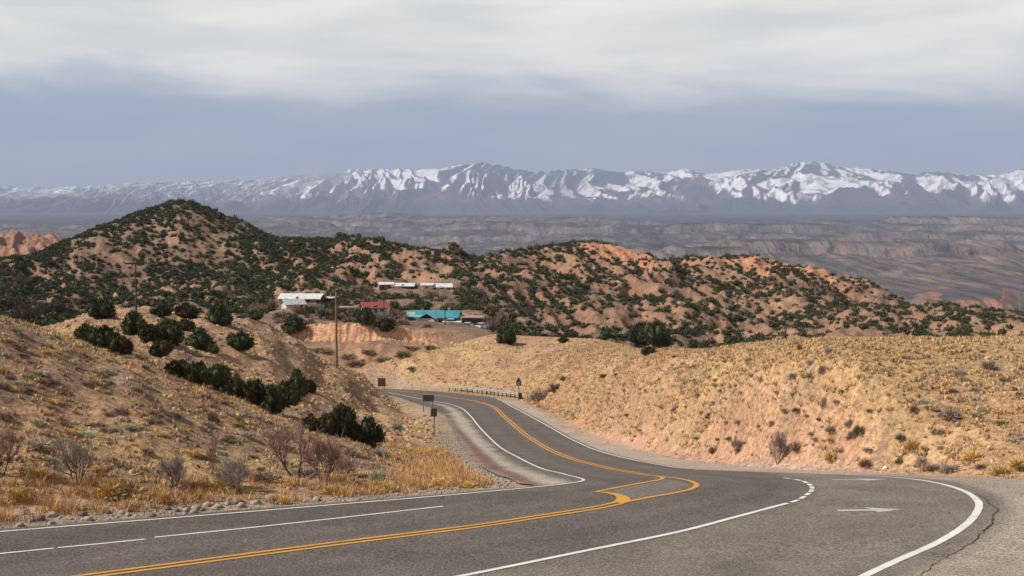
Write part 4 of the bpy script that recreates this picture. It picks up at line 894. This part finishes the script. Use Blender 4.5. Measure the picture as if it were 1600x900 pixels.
# ------------------------------------------------------------------ stones on the verge
M_ST = simple('verge_stone', (.33, .28, .225), .9, .35, 3); M_ST2 = simple('dark_verge_stone', (.16, .135, .12), .9, .3, 3)
def stone_mesh(seed, mat):
    iv, fi = ico(1); s = 1 + .45 * fbm(iv[:, 0] * 1.7 + seed * 3.1, iv[:, 1] * 1.7 + iv[:, 2] * 2.1, 2, seed); v = iv * s[:, None] * np.array((1, .8, .6)); return v, fi, mat
sm_ = [stone_mesh(i, (M_ST, M_ST2)[i % 3 == 2]) for i in range(6)]
sme = [tri_mesh('rock', v, f, m) for v, f, m in sm_]
for k in range(46):
    if k < 16: u_ = random.uniform(270, 420)
    else: u_ = random.uniform(0, 520)
    v_ = 831 - u_ * .0810 - random.uniform(3, 17); p = hit(u_, v_, 44); s = random.uniform(.10, .26)
    o = bpy.data.objects.new('rock', sme[k % 6]); C.objects.link(o); o.location = p + Vector((0, 0, s * .2)); o.scale = (s, s, s); o.rotation_euler = (random.uniform(-.3, .3), random.uniform(-.3, .3), random.uniform(0, 6.28))
    tag(o, ('fist-sized' if s < .15 else ('football-sized' if s < .2 else 'head-sized')) + (' dark' if k % 3 == 2 else ' pale') + ' angular stone ' + ('in the cluster of stones half way along the left road edge' if 265 < u_ < 425 else ('near the left end of the left road edge' if u_ <= 265 else 'toward the right end of the stony left road edge')), 'rock', 'stones along the left road edge')
Vs = []; Fs = []; kk = 0
X, Y, rr = scatter(26000, -350, 830, 47, 125, lambda X, Y, r: 1 - sm(r, 1.2, 3.4), rmin=.1)
X2, Y2, r2 = scatter(9000, 820, 1700, 60, 110, lambda X, Y, r: (1 - sm(r, .5, 4)) * .6, rmin=.15)
X = np.concatenate([X[:3600], X2[:700]]); Y = np.concatenate([Y[:3600], Y2[:700]]); Z = tz(X, Y)
for i in range(len(X)):
    v, f, _ = sm_[i % 6]; s = random.uniform(.03, .1); t = random.uniform(0, 6.28); co, si = math.cos(t), math.sin(t)
    Vs.append(np.stack([(v[:, 0] * co - v[:, 1] * si) * s + X[i], (v[:, 0] * si + v[:, 1] * co) * s + Y[i], v[:, 2] * s + Z[i] + s * .2], 1)); Fs.append(f + kk); kk += len(v)
o = bpy.data.objects.new('gravel', tri_mesh('gravel', np.vstack(Vs), np.vstack(Fs), M_ST)); C.objects.link(o); o['kind'] = 'stuff'; tag(o, 'loose gravel and small stones along the road verges', 'gravel')
# crumpled white litter
p = hit(1383, 735.5, 50); iv, fi = ico(2); s = 1 + .7 * fbm(iv[:, 0] * 2.4, iv[:, 1] * 2.4 + iv[:, 2] * 2, 3, 77)
me = tri_mesh('litter', iv * s[:, None] * np.array((.14, .1, .12)), fi, simple('white_plastic', (.8, .8, .8), .5)); o = bpy.data.objects.new('litter', me); C.objects.link(o); o.location = p + Vector((0, 0, .09)); tag(o, 'crumpled white plastic litter lying on the verge at the foot of the rise', 'litter')

# ------------------------------------------------------------------ guardrail, signs, poles
M_GALV = simple('galvanised_steel', (.55, .55, .54), .45, .12, 3, .5, .55); M_POST = simple('weathered_wood_post', (.10, .07, .05), .9, .2, 4); M_STEELP = simple('sign_post_steel', (.16, .13, .11), .6, .1, 3)
gp = [hit(u_, v_, 150) for u_, v_ in [(702, 611.5), (730, 613.5), (757, 616.3), (785, 620), (811, 624)]]
gp2 = catmull([(q.x, q.y) for q in gp], 1.0)
ge = empty('guardrail', (gp[0].x, gp[0].y, gp[0].z), 'silver guardrail on short posts along the outside of the far bend', 'guardrail'); base = Vector(gp[0])
prof = [(.0, .48), (.07, .53), (.07, .58), (.0, .635), (0, .665), (.07, .72), (.07, .77), (0, .82), (-.02, .82), (.05, .77), (.05, .73), (-.02, .67), (-.02, .63), (.05, .575), (.05, .535), (-.02, .48)]
V = []; Fc = []
tg = np.gradient(gp2, axis=0); tg /= np.linalg.norm(tg, axis=1)[:, None]
for i, (x, y) in enumerate(gp2):
    z = float(tz(x, y)[0]); nx, ny = tg[i, 1], -tg[i, 0]
    if ny > 0: nx, ny = -nx, -ny
    for o_, h in prof: V.append((x + nx * o_ - base.x, y + ny * o_ - base.y, z + h * 1.12 - base.z))
m = len(prof)
for i in range(len(gp2) - 1):
    for j in range(m): k = (j + 1) % m; Fc.append((i * m + j, i * m + k, (i + 1) * m + k, (i + 1) * m + j))
mesh_obj('rail', V, Fc, M_GALV, ge)
for i in range(0, len(gp2), 2):
    x, y = gp2[i]; z = float(tz(x, y)[0]); mb = MB(); mb.box((x + tg[i, 1] * -.12 * (1 if tg[i, 1] < 0 else -1) * 0 - base.x, y + .14 - base.y, z + .36 - base.z), (.16, .18, .98)); mb.build('post', M_POST, ge)
mb = MB(); x, y = gp2[-1]; z = float(tz(x, y)[0]); mb.box((x + .15 - base.x, y - base.y, z + .45 - base.z), (.5, .1, .85)); mb.build('end_panel', simple('dark_marker', (.03, .03, .03), .6), ge)

M_SB = simple('brown_sign_face', (.105, .050, .038), .5, .1, 3, .4); M_SD = simple('dark_sign_back', (.045, .035, .034), .6, .1, 3, .4); M_SBK = simple('black_sign', (.02, .02, .022), .5, .1, 3, .4); M_SW = simple('pale_emblem', (.36, .34, .30), .5, .05)
def rounded(w_, h_, r, n=4):
    pts = []
    for cx, cy, a0 in ((w_ / 2 - r, h_ / 2 - r, 0), (-w_ / 2 + r, h_ / 2 - r, 90), (-w_ / 2 + r, -h_ / 2 + r, 180), (w_ / 2 - r, -h_ / 2 + r, 270)):
        for k in range(n + 1): t = R(a0 + 90 * k / n); pts.append((cx + r * math.cos(t), cy + r * math.sin(t)))
    return pts
def plate(pts, y, th, zc, name, mat, parent, x=0):
    n = len(pts); V = [(x + a, y - th / 2, zc + b) for a, b in pts] + [(x + a, y + th / 2, zc + b) for a, b in pts]
    Fc = [tuple(range(n)), tuple(range(2 * n - 1, n - 1, -1))] + [(i, n + i, n + (i + 1) % n, (i + 1) % n) for i in range(n)]
    return mesh_obj(name, V, Fc, mat, parent)
def sign(ub, vb, uc, vc, wpx, hpx, posts, label, mat, name='road_sign', dmin=60, rz=0):
    p = hit(ub, vb, dmin); k = p.y / F; zc = (vb - vc) * k; W = wpx * k; H = hpx * k; xo = (uc - ub) * k
    e_ = empty(name, p, label, 'road sign', None, rz)
    plate(rounded(W, H, .05), 0, .02, zc, 'sign_plate', mat, e_, xo)
    fr = MB(); fr.box((xo, .05, zc + H * .28), (W * .92, .05, .06)); fr.box((xo, .05, zc - H * .28), (W * .92, .05, .06)); 
    for x in posts:
        mb = MB(); mb.box((x * k, .09, (zc + H * .42) / 2 - .15), (.09, .06, zc + H * .42 + .3)); mb.build('post', M_STEELP, e_)
    fr.build('bracket', M_STEELP, e_); return e_
sign(597, 610, 596.5, 597, 12.5, 13, (-5, 3.5), 'square brown sign on short posts at the far end of the road', M_SB, dmin=150)
sign(669, 642, 669.5, 622, 17.5, 10, (-7.5, 7.5), 'wide dark brown sign on two posts, left of the narrow upright one', M_SD, dmin=95)
sign(678.5, 682, 678, 644, 10, 13, (0,), 'narrow upright dark sign on a tall single post beside the inner shoulder', M_SD, dmin=95)
p = hit(810.5, 624, 150); k = p.y / F
e_ = empty('route_marker', p, 'black marker with pale ring on a thin post at the right guardrail end', 'road sign')
sh = [(-.42, -.42), (.42, -.42), (.46, .15), (.42, .45), (.22, .52), (.16, .82), (0, 1.02), (-.16, .82), (-.22, .52), (-.42, .45), (-.46, .15)]
plate([(a * 9.2 * k, b * 9.2 * k) for a, b in sh[::-1]][::-1], 0, .03, 25.5 * k, 'sign_plate', M_SBK, e_)
rp = [(2.6 * k * math.cos(t), 2.6 * k * math.sin(t)) for t in np.linspace(0, 6.283, 17)[:-1]]; plate(rp, -.025, .01, 25.5 * k, 'emblem', M_SW, e_)
rp = [(1.4 * k * math.cos(t), 1.4 * k * math.sin(t)) for t in np.linspace(0, 6.283, 13)[:-1]]; plate(rp, -.036, .01, 25.5 * k, 'emblem_centre', M_SBK, e_)
mb = MB(); mb.box((0, .05, 13 * k - .2), (.09, .06, 26 * k + .4)); mb.build('post', M_STEELP, e_)

M_POLE = simple('pole_wood', (.20, .115, .07), .9, .25, 2); M_POLED = simple('dark_pole_wood', (.07, .05, .04), .9, .2, 2); M_INS = simple('ceramic_insulator', (.35, .33, .3), .4)
def pole(u, vb, vt, label, rpx=2.2, arm=True, mat=None, dmin=60, armw=2.4):
    p = hit(u, vb, dmin); k = p.y / F; H = (vb - vt) * k; mat = mat or M_POLE
    e_ = empty('utility_pole', p, label, 'utility pole'); mb = MB(); mb.tube((0, 0, -.3), (0, 0, H), rpx * k * .58, rpx * k * .40, 10); mb.build('pole_shaft', mat, e_)
    if arm:
        mb = MB(); mb.box((0, -.12, H - .5), (armw, .12, .14), .5); mb.build('crossarm', mat, e_)
        for x in (-.45, 0, .45):
            mb = MB(); co = math.cos(.5); si = math.sin(.5); mb.tube((x * armw * co, -.12 + x * armw * si, H - .43), (x * armw * co, -.12 + x * armw * si, H - .2), .06, .04, 8); mb.build('insulator', M_INS, e_)
    return e_
pole(526, 574, 456, 'tall sunlit wooden pole standing in front of the red cut bank', 3.6, dmin=184, armw=1.7)
pole(213, 489, 404, 'dark utility pole against the cone-shaped hill', 2.6, mat=M_POLED, dmin=150)
pole(600, 500, 461, 'thin dark pole beside the red-roofed house', 1.6, mat=M_POLED, dmin=320, armw=1.4)
pole(695.5, 508, 480, 'thin pole in front of the blue-roofed house', 1.6, mat=M_POLED, dmin=320, armw=1.4)
pole(502, 496, 464, 'slim dark pole among leafless trees left of the tall wooden one', 1.3, arm=False, mat=M_POLED, dmin=305)
pole(420, 484, 462, 'short dark pole at the left end of the village', 1.3, arm=False, mat=M_POLED, dmin=305)

# ------------------------------------------------------------------ houses
M_STUC = simple('adobe_stucco', (.34, .235, .165), .95, .1, .6); M_STW = simple('whitewashed_wall', (.55, .53, .49), .9, .1, .6); M_DKW = simple('dark_siding', (.07, .06, .055), .9, .15, 1)
M_RW = simple('white_metal_roof', (.58, .58, .57), .6, .32, 1.3, .3, 0); M_RB = simple('teal_metal_roof', (.05, .24, .31), .5, .28, 1.0, .4, 0); M_RB2 = simple('pale_teal_metal_roof', (.20, .42, .42), .45, .12, .8); M_RR = simple('red_metal_roof', (.26, .07, .055), .5, .12, .8); M_RT = simple('tan_flat_roof', (.36, .27, .2), .9, .1, .8); M_GLS = simple('window_glass', (.03, .035, .04), .12, .05, 1, .5); M_FR = simple('window_frame_paint', (.6, .58, .54), .7, .05); M_DR = simple('house_door', (.12, .07, .05), .7, .1)
def facade(e_, W, D, H, wins, door):
    for x, ww, hh in wins:
        fr = MB(); z = H * .55; y = -D / 2 - .03
        for q in ((x, z + hh / 2, ww + .16, .08), (x, z - hh / 2, ww + .16, .08)): fr.box((q[0], y, q[1]), (q[2], .08, q[3]))
        for q in (x - ww / 2, x + ww / 2, x): fr.box((q, y, z), (.07, .07, hh - .08))
        f = fr.build('window', M_FR, e_); pm = MB(); pm.box((x, -D / 2 - .015, z), (ww, .03, hh)); pm.build('pane', M_GLS, f)
    if door is not None:
        mb = MB(); mb.box((door, -D / 2 - .03, 1.02), (1.0, .06, 2.04)); dr = mb.build('door', M_DR, e_); mb = MB(); mb.box((door + .38, -D / 2 - .08, 1.0), (.06, .06, .14)); mb.build('handle', M_FR, dr)
def house(u, v, d, W, D, H, label, wall, roof, rise=1.2, rz=0, wins=(), door=None, kind='gable', name='house', cat='house', ov=.5, group=None):
    a, s = ray(u, v); x = a * d; z = float(tz(x, d)[0])
    z2 = min(z, s * d) if abs(z - s * d) < 3 else z
    e_ = empty(name, (x, d + D / 2, s * d), label, cat, group, rz)
    mb = MB(); mb.box((0, 0, H / 2 - 1.0), (W, D, H + 2.0))
    if kind == 'gable':
        mb.prism([(-D / 2, H), (D / 2, H), (0, H + rise)], -W / 2 + .01, W / 2 - .01); mb.build('wall', wall, e_)
        r = MB(); t = .14; k = rise / (D / 2)
        for sgn in (-1, 1):
            r.prism([(0, H + rise + .02), (sgn * (D / 2 + ov), H - k * ov + .02), (sgn * (D / 2 + ov), H - k * ov + .02 + t), (0, H + rise + t + .02)], -W / 2 - ov, W / 2 + ov)
        rf = r.build('roof', roof, e_)
    elif kind == 'cross':   # main gable with a front wing
        mb.prism([(-D / 2, H), (D / 2, H), (0, H + rise)], -W / 2 + .01, W / 2 - .01); mb.build('wall', wall, e_)
        r = MB(); t = .14; k = rise / (D / 2)
        for sgn in (-1, 1): r.prism([(0, H + rise + .02), (sgn * (D / 2 + ov), H - k * ov + .02), (sgn * (D / 2 + ov), H - k * ov + .02 + t), (0, H + rise + t + .02)], -W / 2 - ov, W / 2 + ov)
        rf = r.build('roof', roof, e_)
        w2 = W * .36; x0 = -W * .18; mb = MB(); mb.box((x0, -D / 2 - 1.5, H / 2 - 1), (w2, 3.2, H + 1.9)); mb.build('wing_wall', wall, e_)
        q = MB(); kk_ = len(q.v); y0, y1 = -D / 2 - 3.6, 0; hw = w2 / 2 + .5; zr = H + rise * .85
        for dz in (0, .14):
            q.v += [(x0 - hw, y0, H - .2 + dz), (x0, y0, zr + dz), (x0 + hw, y0, H - .2 + dz), (x0 - hw, y1, H - .2 + dz), (x0, y1, zr + dz), (x0 + hw, y1, H - .2 + dz)]
        q.f += [(0, 1, 4, 3), (1, 2, 5, 4), (6, 9, 10, 7), (7, 10, 11, 8), (0, 6, 7, 1), (1, 7, 8, 2), (0, 3, 9, 6), (2, 8, 11, 5)]
        q.build('wing_roof', M_RB2, e_)
    else:
        mb.build('wall', wall, e_); r = MB(); r.box((0, 0, H + .12), (W + ov * 2, D + ov * 2, .22)); rf = r.build('roof', roof, e_)
    ch = MB(); ch.box((W * .25, D * .12, H + rise + .25), (.55, .55, 1.1)) if kind != 'shed' else None
    if kind != 'shed': ch.build('chimney', M_STUC, rf)
    facade(e_, W, D, H, wins, door); return e_
house(469, 476, 405, 11.5, 8, 1.7, 'long low house with a bright white metal roof at the left of the village', M_DKW, M_RW, 1.1, R(-4), [(-4, 1.2, .7), (0, 1.2, .7), (4, 1.2, .7)], None)
house(505, 478, 412, 6, 5, 2.2, 'small grey shed adjoining the right end of the long white-roofed house', M_DKW, M_RW, .4, R(-8), [(0, 1, .8)], None, 'shed', 'shed', 'shed')
house(456, 487, 385, 5.2, 5, 2.0, 'small building with a dull grey roof below the long white-roofed house', M_STW, simple('dull_grey_roof', (.38, .38, .40), .6, .2, .8), 1.1, R(25), [(0, 1, .8)], 1.5, name='shed', cat='shed')
house(583, 490, 365, 6.2, 6, 1.5, 'small house with a bright red metal roof', M_STW, M_RR, 1.15, R(12), [(-1.5, .9, .8), (1.6, .9, .8)], 0)
house(684, 508, 345, 10.0, 7.5, 1.9, 'turquoise-roofed house with a pale front wing above the cut bank', M_STW, M_RB, 1.3, R(-6), [(1.2, 1.3, .9), (3.6, 1.3, .9)], 4.6, 'cross')
house(652, 507, 346, 4.2, 5, 2.0, 'low pale turquoise-roofed annex at the left of the turquoise-roofed house', M_DKW, M_RB2, .8, R(-6), [(0, 1, .8)], None, name='annex', cat='house')
house(738, 511, 345, 4.6, 5, 2.2, 'dark open garage with a tan roof right of the turquoise-roofed house', M_DKW, M_RT, .6, R(-5), [], None, 'shed', 'garage', 'garage')
house(630, 453.5, 500, 7.4, 5, 1.5, 'upper house with a thin white roof on the hillside, left of the other upper house', M_DKW, M_RW, .8, R(-3), [(-3, 1.2, 1), (2, 1.2, 1)], 0)
house(602, 453, 500, 4.5, 5, 1.9, 'small dark outbuilding with a white roof edge beside the upper house', M_DKW, M_RW, .6, R(8), [(0, .9, .7)], None, name='outbuilding', cat='shed')
house(689, 456.5, 495, 6.8, 5, 1.8, 'upper white-roofed house at the right with a tall white chimney stack', M_STW, M_RW, 1.0, R(6), [(-2.4, 1.2, 1), (2.4, 1.2, 1)], 0)
house(667, 454, 494, 3.6, 4, 1.9, 'tiny white outbuilding left of the upper right house', M_STW, M_RW, .5, R(0), [(0, .9, .7)], None, name='outbuilding', cat='shed')
house(545, 492, 372, 4.4, 4, 1.8, 'bluish grey trailer hidden among leafless trees in the village', simple('blue_grey_siding', (.22, .26, .33), .7, .1), M_RT, .3, R(5), [(0, 1, .7)], None, 'shed', 'trailer', 'trailer')

# parked cars, seen as small pale shapes by the houses
def car(u, v, d, label, paint_, rz):
    a, s = ray(u, v); e_ = empty('parked_car', (a * d, d, s * d), label, 'car', 'vehicles parked in the village', rz)
    b = MB(); b.prism([(-.85, .35), (.85, .35), (.88, .8), (.8, .95), (-.8, .95), (-.88, .8)], -2.2, 2.2)
    b.build('body', paint_, e_)
    c_ = MB(); k = 0
    lo = [(-1.35, -.78, .95), (1.0, -.78, .95), (1.0, .78, .95), (-1.35, .78, .95)]; hi = [(-.95, -.66, 1.45), (.5, -.66, 1.45), (.5, .66, 1.45), (-.95, .66, 1.45)]
    c_.v = lo + hi; c_.f = [(4, 5, 6, 7), (0, 1, 5, 4), (1, 2, 6, 5), (2, 3, 7, 6), (3, 0, 4, 7)]; c_.build('cabin', M_GLS, e_)
    r_ = MB(); r_.box((-.22, 0, 1.47), (1.5, 1.34, .05)); r_.build('roof', paint_, e_)
    for x in (-1.35, 1.35):
        for y in (-.82, .82):
            t = MB(); t.tube((x, y - .1, .33), (x, y + .1, .33), .33, .33, 14); wv = t.build('wheel', simple('tyre', (.02, .02, .02), .9) if 'tyre' not in bpy.data.materials else bpy.data.materials['tyre'], e_)
M_CW = simple('white_car_paint', (.75, .75, .75), .3, .02, 1, .5); M_CD = simple('dark_car_paint', (.05, .05, .06), .3, .02, 1, .5); M_CR = simple('red_car_paint', (.25, .03, .03), .3, .02, 1, .5)
car(443, 500, 350, 'white car parked beside the neat round juniper in the village', M_CW, R(8)); car(731, 513.5, 337, 'white car in front of the dark garage', M_CW, R(80)); car(706, 508, 338, 'pale car in front of the turquoise-roofed house', M_CW, R(5)); car(409, 501, 348, 'dark red car at the left end of the village', M_CR, R(20)); car(753, 514, 338, 'white car at the right side of the dark garage', M_CW, R(60))

# ------------------------------------------------------------------ haze
hz = MB(); hz.box((0, 22000, 600), (110000, 50000, 1760)); hm = bpy.data.materials.new('haze'); hm.use_nodes = True; hn = hm.node_tree; hn.nodes.clear()
ho = hn.nodes.new('ShaderNodeOutputMaterial'); hv = hn.nodes.new('ShaderNodeVolumePrincipled'); hn.links.new(hv.outputs[0], ho.inputs['Volume'])
hv.inputs['Color'].default_value = (.62, .71, 1, 1); hv.inputs['Density'].default_value = 3.3e-5; hv.inputs['Anisotropy'].default_value = 0.0
h_ = hz.build('haze', hm); h_['kind'] = 'stuff'; tag(h_, 'pale blue haze lying over the far basin and mountains', 'haze')
